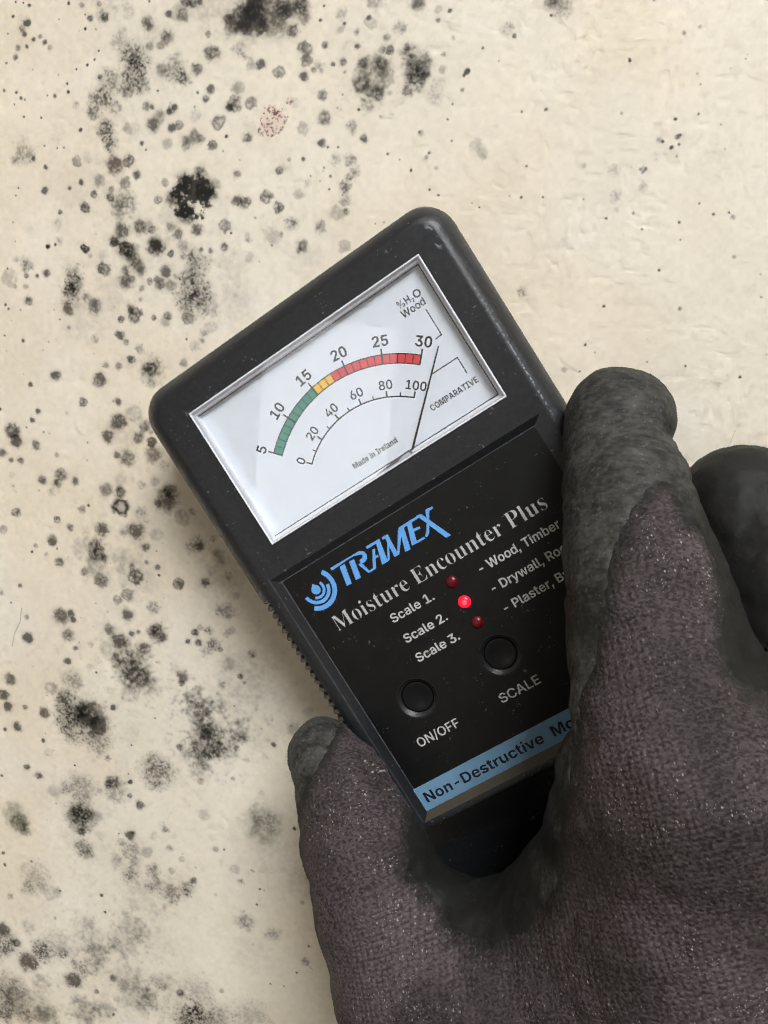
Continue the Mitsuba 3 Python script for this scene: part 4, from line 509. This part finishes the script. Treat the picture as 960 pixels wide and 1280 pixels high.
A0, A1 = -42.3, 42.3
ang = lambda val: A0 + (val - 5) * (A1 - A0) / 25
R0, R1 = 30.05, 32.3
for i in range(25):
    mat = 'dial_green' if i < 10 else 'dial_yellow' if i < 13 else 'dial_red'
    put(dial + '__scale_cell', extrude(band(R0, R1, ang(5 + i), ang(6 + i), 4), ZD - 0.02, Z1), mat)
lines = [band(R1 - 0.13, R1 + 0.13, A0, A1, 60), band(R0 - 0.13, R0 + 0.13, A0, A1, 60)]
for i in range(26):
    a = ang(5 + i)
    big = i % 5 == 0
    lines.append(LineString([pol(R0, a), pol(R1 + (1.45 if big else 0), a)]).buffer(0.2 if big else 0.1, cap_style='flat'))
put(dial + '__scale_lines', extrude(union_all(lines), ZD, Z1 + 0.04), 'dial_black')
RI = 22.25
lines = [band(RI - 0.17, RI + 0.17, A0, A1, 60)]
for i in range(11):
    a = A0 + i * (A1 - A0) / 10
    lines.append(LineString([pol(RI - 0.1, a), pol(RI + (1.45 if i % 2 == 0 else 0.95), a)]).buffer(0.2 if i % 2 == 0 else 0.14, cap_style='flat'))
put(dial + '__scale_lines', extrude(union_all(lines), ZD, Z1 + 0.02), 'dial_black')
for i, tx in enumerate(('5', '10', '15', '20', '25', '30')):
    a = ang(5 + 5 * i)
    x, y = pol(35.55, a)
    put(dial + '__number', extrude(affinity.translate(affinity.rotate(centred_text(tx, 2.6, 700), -a * 0.93, origin=(0, 0)), x, y), ZD, Z1), 'dial_black')
for i, tx in enumerate(('0', '20', '40', '60', '80', '100')):
    a = A0 + i * (A1 - A0) / 5
    x, y = pol(25.15, a)
    put(dial + '__number', extrude(affinity.translate(affinity.rotate(centred_text(tx, 2.2, 640), -a * 0.93, origin=(0, 0)), x, y), ZD, Z1), 'dial_black')
h2o = union_all([line_of_text('%H', 23.3, 26.6, 11.6, 1.85, 620), line_of_text('2', 26.85, 27.5, 11.2, 1.0, 620), line_of_text('O', 27.7, 29.6, 11.6, 1.85, 620)])
for g in (h2o, line_of_text('Wood', 23.0, 29.3, 9.3, 1.85, 620), line_of_text('COMPARATIVE', 17.2, 30.1, -12.7, 1.55, 720), line_of_text('Made in Ireland', -6.3, 6.3, -14.4, 1.5, 680)):
    put(dial + '__lettering', extrude(g, ZD, Z1), 'dial_black')
for pts in ([(28.5, 8.3), (28.5, 1.3), (26.7, 1.2)], [(21.4, -5.2), (28.8, -5.2), (28.8, -9.6)]):
    put(dial + '__bracket_line', extrude(LineString(pts).buffer(0.13, cap_style='flat', join_style='mitre'), ZD, Z1), 'dial_black')

# needle, standing off the plate, and the clear hump over its pivot
n0, n1 = np.array([26.5, -0.7]), np.array([8.2, -18.0])
dirn = (n1 - n0) / np.linalg.norm(n1 - n0)
nrm = np.array([-dirn[1], dirn[0]])
ZN = ZD + 1.1
put(MTR + '__needle', hull_points([(*(q + s * w * nrm), z) for q, w in ((n0, 0.14), (n1, 0.24)) for s in (-1, 1) for z in (ZN, ZN + 0.18)]), 'needle_black')
hump = Polygon([(-3.8, -19.0), (-2.0, -18.5), (1.5, -18.0), (5.0, -17.6), (7.6, -17.5), (8.6, -19.0)])
put(MTR + '__pivot_cover', extrude(hump.buffer(0.1), ZN + 0.3, ZN + 0.9), 'hump_grey', smooth=False)
put(MTR + '__pivot_cover__painted_glint', extrude(Polygon([(-3.4, -19.0), (-2.0, -18.6), (-0.8, -19.0)]).union(Polygon([(2.6, -18.9), (5.6, -17.9), (7.4, -17.8), (7.9, -18.9)])), ZN + 0.9, ZN + 1.0), 'rim_plastic')  # highlight on the hump, painted in as pale pieces

# clear front: sloping rim, dark seam and the pane
ro, ri = (33.75, 19.25), (32.35, 17.6)


def frame_ring(levels):
    """ring with rectangular rings (half width, half height, z) joined in turn"""
    v = []
    for a, b, z in levels:
        v += [(-a, -b, z), (a, -b, z), (a, b, z), (-a, b, z)]
    f = []
    for s in range(len(levels) - 1):
        for k in range(4):
            a, b = 4 * s + k, 4 * s + (k + 1) % 4
            f += [(a, b, b + 4), (a, b + 4, a + 4)]
    return trimesh.Trimesh(v, f, process=False)


put(MTR + '__window_rim', frame_ring([(33.3, 18.8, 30.0), (32.95, 18.42, 28.9)]), 'rim_plastic')
put(MTR + '__window_step', frame_ring([(32.95, 18.42, 28.9), (32.55, 17.95, 28.75), (32.5, 17.9, 27.0)]), 'rim_step')
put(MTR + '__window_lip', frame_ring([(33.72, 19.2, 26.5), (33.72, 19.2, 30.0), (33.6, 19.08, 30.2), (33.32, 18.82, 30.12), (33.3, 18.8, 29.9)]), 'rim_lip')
seam = box(-32.5, -17.75, 32.5, 17.75).difference(box(-33.5, -17.5, 32.25, 17.6))
put(MTR + '__window_seam', extrude(seam, ZD + 0.9, ZD + 1.25), 'gasket_dark')
put(MTR + '__window_pane', trimesh.Trimesh([(-33.3, -18.8, 30.0), (33.3, -18.8, 30.0), (33.3, 18.8, 30.0), (-33.3, 18.8, 30.0)], [[0, 1, 2], [0, 2, 3]], process=False), 'clear_sheet')

# ------------------------------------------------------------------ the gloved hand
HAND = {
    'index': [(62.8,-4.0,35,11.6), (61.9,-8.9,38,11.1), (63.6,-17.7,44,13.3), (64.7,-28.8,52,14.2), (65.8,-41.6,59,14.6), (67.6,-54.5,65,15.7), (73.5,-70.9,68,19.4)],
    'index_side': [(72.0,-22.0,46,4.3), (76.3,-34.0,52,6.1), (79.7,-45.9,56,7.1), (83.1,-58.0,58,9.4)],
    'middle': [(93.4,-24.8,22,15.0), (98.5,-40.0,34,15.5), (101.4,-56.5,46,15.7), (99.5,-74.1,58,18.7)],
    'ring': [(121.4,-39.6,20,14.1), (122.7,-56.5,38,13.7), (117.4,-77.3,54,17.3)],
    'little': [(147.3,-61.6,20,11.6), (144.2,-75.7,36,11.7), (133.2,-91.9,50,15.3)],
    'thumb': [(-4.4,-85.3,36,8.7), (1.6,-91.2,41,11.5), (6.5,-102.3,44,14.1), (12.2,-116.8,46,16.6), (23.1,-134.7,48,19.9), (41.2,-163.6,46,26.8)],
    'palm_a': [(73.5,-70.9,68,19.4), (74.9,-103.8,62,24.0), (84.0,-165.2,44,31.7)],
    'palm_b': [(99.5,-74.1,58,18.7), (100.1,-112.5,56,26.2), (107.1,-176.5,40,32.1)],
    'palm_c': [(117.4,-77.3,54,17.3), (123.5,-123.7,50,25.2)],
    'palm_e': [(23.1,-134.7,48,19.5), (52.6,-124.1,56,18.2), (74.9,-103.8,62,22.4)],
    'palm_f': [(41.2,-163.6,46,26.8), (65.1,-157.8,48,25.8), (84.0,-165.2,44,31.7)],
    'web': [(26.9,-123.7,45,6.8), (36.2,-119.5,47,4.2), (46.3,-107.5,50,4.1), (54.7,-90.2,54,4.4), (57.3,-71.9,59,5.5)],
    'web2': [(27.9,-125.8,48,11.1), (44.0,-116.0,53,8.8), (56.4,-96.2,58,9.1), (61.3,-74.2,62,9.5)],
    'forearm': [(81.2,-172.2,42,41.9), (109.8,-259.7,38,42.6)],
}
DUST_LIT = [(62.6, -5.8, 24.0), (58.5, -26.6, 20.0), (-4.0, -80.9, 17.0), (53.7, -52.1, 13.0), (53.5, -67.2, 10.0), (52.8, -80.7, 7.0), (50.4, -94.6, 6.0)]
CREASES = [((66.1, -7.6, 44), (0.13, -0.99, 0.15), 0.7, 1.5, 12), ((62.2, -16.1, 56), (0.12, -0.99, 0.15), 0.6, 1.1, 22), ((63.4, -19.3, 58), (0.13, -0.99, 0.15), 0.5, 1.0, 20), ((61.1, -33.7, 72), (0.18, -0.98, 0.15), 0.5, 1.6, 24), ((3.0, -84.3, 50), (0.39, -0.92, 0.15), 0.7, 1.3, 18), ((6.2, -90.7, 52), (0.31, -0.95, 0.15), 0.4, 1.0, 18), ((12.3, -105.8, 56), (0.19, -0.98, 0.15), 0.6, 1.8, 24), ((28.3, -111.7, 56), (0.73, 0.69, 0.15), 0.6, 1.5, 20)]
KNIT = [(1.8,-75.2), (10.4,-77.6), (15.2,-82.6), (17.4,-88.5), (18.5,-94.8), (18.3,-102.6), (23.1,-107.4), (29.0,-112.1), (38.2,-111.1), (44.8,-105.0), (49.9,-93.3), (50.6,-77.3), (51.5,-67.3), (52.5,-58.7), (53.2,-52.9), (55.1,-47.3), (56.3,-38.6), (58.5,-27.2), (61.5,-20.5), (64.6,-16.5), (67.5,-14.8), (70.4,-15.6), (71.4,-20.8), (74.9,-24.0), (77.7,-29.9), (78.0,-35.0), (76.9,-41.6), (77.1,-45.3), (79.6,-48.3), (83.1,-50.5), (95.3,-56.0), (123.1,-62.5), (153.0,-159.5), (3.0,-218.0), (0.7,-144.0), (-3.4,-118.5), (-4.8,-109.3), (-7.2,-101.5), (-7.2,-92.4), (-4.2,-85.0)]
HK = 'gloved_hand'
labels[HK] = {'label': 'hand in dusty dark purple knit work glove with black rubber fingertips, gripping the meter', 'category': 'hand'}


def hand_field(lo, hi, h):
    ax = [np.arange(a, b, h, dtype=np.float32) for a, b in zip(lo, hi)]
    X, Y, Z = np.meshgrid(*ax, indexing='ij')
    P = np.stack([X, Y, Z], -1)
    out = None

    def cone(a, b):
        """distance to a rounded cone from ball a to ball b"""
        a, b = np.array(a, np.float32), np.array(b, np.float32)
        ba = b[:3] - a[:3]
        t = np.clip(((P - a[:3]) @ ba) / (ba @ ba), 0, 1)
        q = P - a[:3] - t[..., None] * ba
        return np.sqrt((q * q).sum(-1)) - (a[3] + t * (b[3] - a[3]))

    def smin(a, b, k):
        hh = np.clip(0.5 + 0.5 * (b - a) / k, 0, 1)
        return b + (a - b) * hh - k * hh * (1 - hh)

    K = {'middle': 2.5, 'ring': 2.5, 'little': 2.5, 'index_side': 5.0, 'web': 4.0, 'web2': 7.0}
    fields = {}
    for name, c in HAND.items():
        d = None
        for a, b in zip(c[:-1], c[1:]):
            q = cone(a, b)
            d = q if d is None else np.minimum(d, q)
        fields[name] = d
    back = None
    for name in ('index', 'index_side', 'thumb', 'web', 'web2', 'palm_a', 'palm_b', 'palm_c', 'palm_e', 'palm_f', 'forearm'):
        d = fields[name]
        back = d if back is None else smin(back, d, K.get(name, 9.0))
    for name in ('middle', 'ring', 'little'):
        back = smin(back, fields[name], 2.5)
    return back, ax


def surface_nets(F, ax):
    """the zero surface of a sampled field as a quad mesh"""
    s = F < 0
    n = np.array(F.shape)
    acc = np.zeros((*(n - 1), 3), np.float32)
    cnt = np.zeros(n - 1, np.float32)
    idx = np.stack(np.meshgrid(*[np.arange(k) for k in n], indexing='ij'), -1).astype(np.float32)
    quads = []
    for d in range(3):
        lo_ = [slice(None)] * 3
        hi_ = [slice(None)] * 3
        lo_[d], hi_[d] = slice(0, -1), slice(1, None)
        a, b = F[tuple(lo_)], F[tuple(hi_)]
        cross = s[tuple(lo_)] != s[tuple(hi_)]
        I = np.argwhere(cross)
        fa, fb = a[cross], b[cross]
        pos = I.astype(np.float32)
        pos[:, d] += fa / (fa - fb)
        e, g = [k for k in range(3) if k != d]
        cells = []
        for oe, og in ((0, 0), (1, 0), (1, 1), (0, 1)):
            c = I.copy()
            c[:, e] -= oe
            c[:, g] -= og
            cells.append(c)
        ok = np.all([(c >= 0).all(1) & (c < n - 1).all(1) for c in cells], 0)
        for c in cells:
            cc = c[ok]
            np.add.at(acc, tuple(cc.T), pos[ok])
            np.add.at(cnt, tuple(cc.T), 1)
        q = np.stack([np.ravel_multi_index(tuple(c[ok].T), n - 1) for c in cells], 1)
        flip = s[tuple(lo_)][cross][ok]
        if d == 1:
            flip = ~flip
        q[~flip] = q[~flip][:, ::-1]
        quads.append(q)
    q = np.vstack(quads)
    used = np.unique(q)
    new = np.full(int(np.prod(n - 1)), -1)
    new[used] = np.arange(len(used))
    v = acc.reshape(-1, 3)[used] / cnt.reshape(-1)[used][:, None]
    o = np.array([x[0] for x in ax])
    h = ax[0][1] - ax[0][0]
    q = new[q]
    return trimesh.Trimesh(o + v * h, np.vstack([q[:, [0, 1, 2]], q[:, [0, 2, 3]]]), process=False)


F, ax = hand_field((-20, -190, 0), (170, 14, 112), 0.95)
for k in range(3):      # the sampled block is closed at its sides
    sl_ = [slice(None)] * 3
    for e in (0, -1):
        sl_[k] = e
        F[tuple(sl_)] = np.maximum(F[tuple(sl_)], 0.5)
hand = surface_nets(F, ax)
hand = max(hand.split(only_watertight=False), key=lambda m: len(m.faces))
trimesh.smoothing.filter_taubin(hand, lamb=0.5, nu=0.52, iterations=14)
if hand.volume < 0:
    hand.invert()
V0 = np.array(hand.vertices)
N0 = np.array(hand.vertex_normals)
# folds and lumps of the cloth
lump = (meshkit.fbm(V0 * 0.085 + 3, 3, 5) - 0.5) * 2.2 + (meshkit.fbm(V0 * 0.3 + 9, 3, 8) - 0.5) * 0.9
V0 = V0 + N0 * lump[:, None]
# creases across the finger joints: (place, direction along the finger, depth, width, reach)
for px_, ax_, dep, wid, reach in CREASES:
    a_ = np.array(ax_) / np.linalg.norm(ax_)
    q_ = V0 - np.array(px_)
    s_ = q_ @ a_ + (meshkit.fbm(V0 * 0.16, 2, 44) - 0.5) * 5.0
    rad = np.linalg.norm(q_, axis=1)
    V0 = V0 - N0 * (0.75 * dep * np.exp(-(s_ / wid)**2) * np.clip((reach - rad) / 4, 0, 1))[:, None]
hand.vertices = V0
N0 = np.array(hand.vertex_normals)

knit = Polygon(KNIT).buffer(0)
kb = np.asarray(knit.exterior.segmentize(1.0).coords)
from scipy.spatial import cKDTree
import shapely
dist = cKDTree(kb).query(V0[:, :2])[0]
inside = shapely.contains_xy(knit, V0[:, 0], V0[:, 1])
m = np.where(inside, -dist, dist)                         # + on the rubber
m = np.maximum(m, (-N0[:, 2] - 0.30) * 6)                 # the palm side is dipped all over
m = m + (meshkit.fbm(V0 * 0.35, 3, 21) - 0.5) * 1.6 + (meshkit.fbm(V0 * 0.9, 2, 31) - 0.5) * 0.7
t = np.clip((m + 1.0) / 2.0, 0, 1)
t = t * t * (3 - 2 * t)
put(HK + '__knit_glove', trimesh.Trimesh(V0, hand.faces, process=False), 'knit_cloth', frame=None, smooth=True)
keep = (m[hand.faces] > -1.6).any(1)
shell = trimesh.Trimesh(V0 + N0 * (-0.40 + 0.62 * t)[:, None], hand.faces[keep], process=False)
shell.remove_unreferenced_vertices()
put(HK + '__rubber_coating', shell, 'black_rubber', frame=None, smooth=True)
labels[HK + '__rubber_coating'] = {'label': 'scuffed black rubber dip over fingertips and palm'}


# ribbed cuff round the wrist
_a, _b = np.array(HAND['forearm'][0][:3]), np.array(HAND['forearm'][1][:3])
_r = HAND['forearm'][0][3]
_d = (_b - _a) / np.linalg.norm(_b - _a)
_p = _a + _d * 24.0
_e = np.cross(_d, [0, 0, 1.0])
_e /= np.linalg.norm(_e)
_f = np.cross(_d, _e)
ringv, nseg, rows = [], 160, [(0, -1.5), (0.6, 0.2), (4, 0.8), (20, 0.6), (40, 0.2), (55, 0.0), (57, -1.0), (57, -12.0), (50, -14.0)]
for s_, o_ in rows:
    th = np.arange(nseg) * 2 * math.pi / nseg
    rr = _r + 1.2 + o_ + 0.45 * np.cos(th * 40) * (0 < s_ < 57)
    ringv.append(_p + _d * s_ + rr[:, None] * (np.cos(th)[:, None] * _e + np.sin(th)[:, None] * _f))
cv = np.vstack(ringv + [[_p + _d * 50]])
cf = []
for k in range(len(rows) - 1):
    for i in range(nseg):
        a0, a1 = k * nseg + i, k * nseg + (i + 1) % nseg
        cf += [(a0, a1, a1 + nseg), (a0, a1 + nseg, a0 + nseg)]
cf += [((len(rows) - 1) * nseg + i, (len(rows) - 1) * nseg + (i + 1) % nseg, len(cv) - 1) for i in range(nseg)]
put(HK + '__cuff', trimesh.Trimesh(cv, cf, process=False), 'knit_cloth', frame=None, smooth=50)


# distance from the edge of the rubber dip, for the fringe where the rubber has soaked into the cloth
_kx0, _ky0, _kn = -60, -240, 300
_gx, _gy = np.meshgrid(np.arange(_kn) + _kx0, np.arange(_kn) + _ky0)
_kd = cKDTree(kb).query(np.column_stack([_gx.ravel(), _gy.ravel()]))[0] * np.where(shapely.contains_xy(knit, _gx.ravel(), _gy.ravel()), 1, -1)
_kmap = mi.Float(np.ascontiguousarray(_kd.astype(np.float32)))
dr.eval(_kmap)


def fringe(p):
    X, Y, Z = p.x * 1000, p.z * 1000, -p.y * 1000
    fx, fy = dr.clip(X - _kx0, 0, _kn - 2), dr.clip(Y - _ky0, 0, _kn - 2)
    ix, iy = mi.UInt32(dr.floor(fx)), mi.UInt32(dr.floor(fy))
    tx, ty = fx - dr.floor(fx), fy - dr.floor(fy)
    i = iy * _kn + ix
    d = dr.lerp(dr.lerp(dr.gather(mi.Float, _kmap, i), dr.gather(mi.Float, _kmap, i + 1), tx), dr.lerp(dr.gather(mi.Float, _kmap, i + _kn), dr.gather(mi.Float, _kmap, i + _kn + 1), tx), ty)
    d = d + 2.6 * (fbm(X * 0.5, Y * 0.5, Z * 0.5, octaves=2) - 0.5) + 1.6 * (noise(X * 2.2, Y * 2.2, Z * 2.2) - 0.5)
    return smoothstep(-0.5, 3.2, d)


def knit_height(p):
    X, Y, Z = p.x * 1000, p.z * 1000, -p.y * 1000
    a, b = X * 0.93 + Y * 0.36 + 0.3 * Z, -X * 0.36 + Y * 0.93 - 0.25 * Z
    a = a + 0.8 * noise(X * 0.25, Y * 0.25, Z * 0.25)
    b = b + 0.8 * noise(X * 0.25 + 9, Y * 0.25, Z * 0.25)
    st = dr.abs(dr.sin(b * 2.9 + 0.9 * dr.abs(dr.sin(a * 2.3)))) * dr.abs(dr.sin(a * 2.3))
    fz = fbm(X * 2.0 + Z, Y * 2.3 - Z, Z * 1.5, octaves=3)
    return st, fz


def knit_color(p, n, uv):
    X, Y, Z = p.x * 1000, p.z * 1000, -p.y * 1000
    st, fz = knit_height(p)
    dirt = fbm(X * 0.07, Y * 0.07, Z * 0.07, octaves=3)
    c = mix(mi.Color3f(0.074, 0.0565, 0.0620), mi.Color3f(0.050, 0.0390, 0.0395), smoothstep(0.36, 0.64, dirt))
    c = c * (0.34 + 0.75 * smoothstep(0.25, 0.75, fz) + 0.55 * st * smoothstep(0.35, 0.65, fbm(X * 0.08, Y * 0.08, 12.0, octaves=2)))
    # lint and grit in the pile, plus fibre glints painted as pale specks
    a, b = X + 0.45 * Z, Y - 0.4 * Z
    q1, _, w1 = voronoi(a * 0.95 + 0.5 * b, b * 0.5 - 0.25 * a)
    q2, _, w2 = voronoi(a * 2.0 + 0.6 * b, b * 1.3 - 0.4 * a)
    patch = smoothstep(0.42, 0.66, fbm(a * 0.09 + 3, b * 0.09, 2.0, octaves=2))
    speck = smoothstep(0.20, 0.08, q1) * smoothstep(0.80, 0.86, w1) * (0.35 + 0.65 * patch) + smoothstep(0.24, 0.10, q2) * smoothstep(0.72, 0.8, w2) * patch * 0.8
    fr = fringe(p)
    c = mix(mi.Color3f(0.014, 0.0132, 0.0112) * (0.7 + 0.6 * fz), c, fr)
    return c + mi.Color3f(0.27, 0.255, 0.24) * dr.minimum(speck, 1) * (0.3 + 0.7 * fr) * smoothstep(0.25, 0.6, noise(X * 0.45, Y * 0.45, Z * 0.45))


def knit_bump(p, n, uv):
    st, fz = knit_height(p)
    return 0.00015 * st + 0.00036 * fz


def rubber_color(p, n, uv):
    X, Y, Z = p.x * 1000, p.z * 1000, -p.y * 1000
    a = fbm(X * 0.22, Y * 0.22, Z * 0.22, octaves=3)
    b = fbm(X * 1.6, Y * 1.6, Z * 1.6, octaves=2)
    # plaster dust on the tips, plus lit index and web edges painted pale
    rub_lit = 0.0
    for (cx, cy, rr) in DUST_LIT:
        rub_lit = dr.maximum(rub_lit, smoothstep(rr, rr * 0.3, dr.sqrt(dr.square(X - cx) + dr.square(Y - cy))))
    dust = smoothstep(0.20, 0.85, 0.5 * a + 0.5 * fbm(X * 0.7, Y * 1.5, Z, octaves=3)) * (0.55 + 0.7 * b) * rub_lit
    fine = smoothstep(0.80, 0.90, noise(X * 1.7, Y * 1.7, Z * 1.7))
    return mi.Color3f(0.0105, 0.0105, 0.0095) * (0.7 + 0.6 * a) + mi.Color3f(0.066, 0.064, 0.058) * dust + mi.Color3f(0.035, 0.033, 0.03) * fine * (0.25 + rub_lit)


def rubber_bump(p, n, uv):
    X, Y, Z = p.x * 1000, p.z * 1000, -p.y * 1000
    return 0.00016 * fbm(X * 0.4, Y * 0.9, Z * 0.5, octaves=3) + 0.00003 * noise(X * 2.6, Y * 2.6, Z * 2.6)


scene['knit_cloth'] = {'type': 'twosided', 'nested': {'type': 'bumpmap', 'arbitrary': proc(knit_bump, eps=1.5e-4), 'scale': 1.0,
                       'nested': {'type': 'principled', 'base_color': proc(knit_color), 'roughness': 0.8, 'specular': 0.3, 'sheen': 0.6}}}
scene['black_rubber'] = {'type': 'twosided', 'nested': {'type': 'bumpmap', 'arbitrary': proc(rubber_bump, eps=2e-4), 'scale': 1.0,
                         'nested': {'type': 'principled', 'base_color': proc(rubber_color), 'roughness': 0.6, 'specular': 0.25}}}
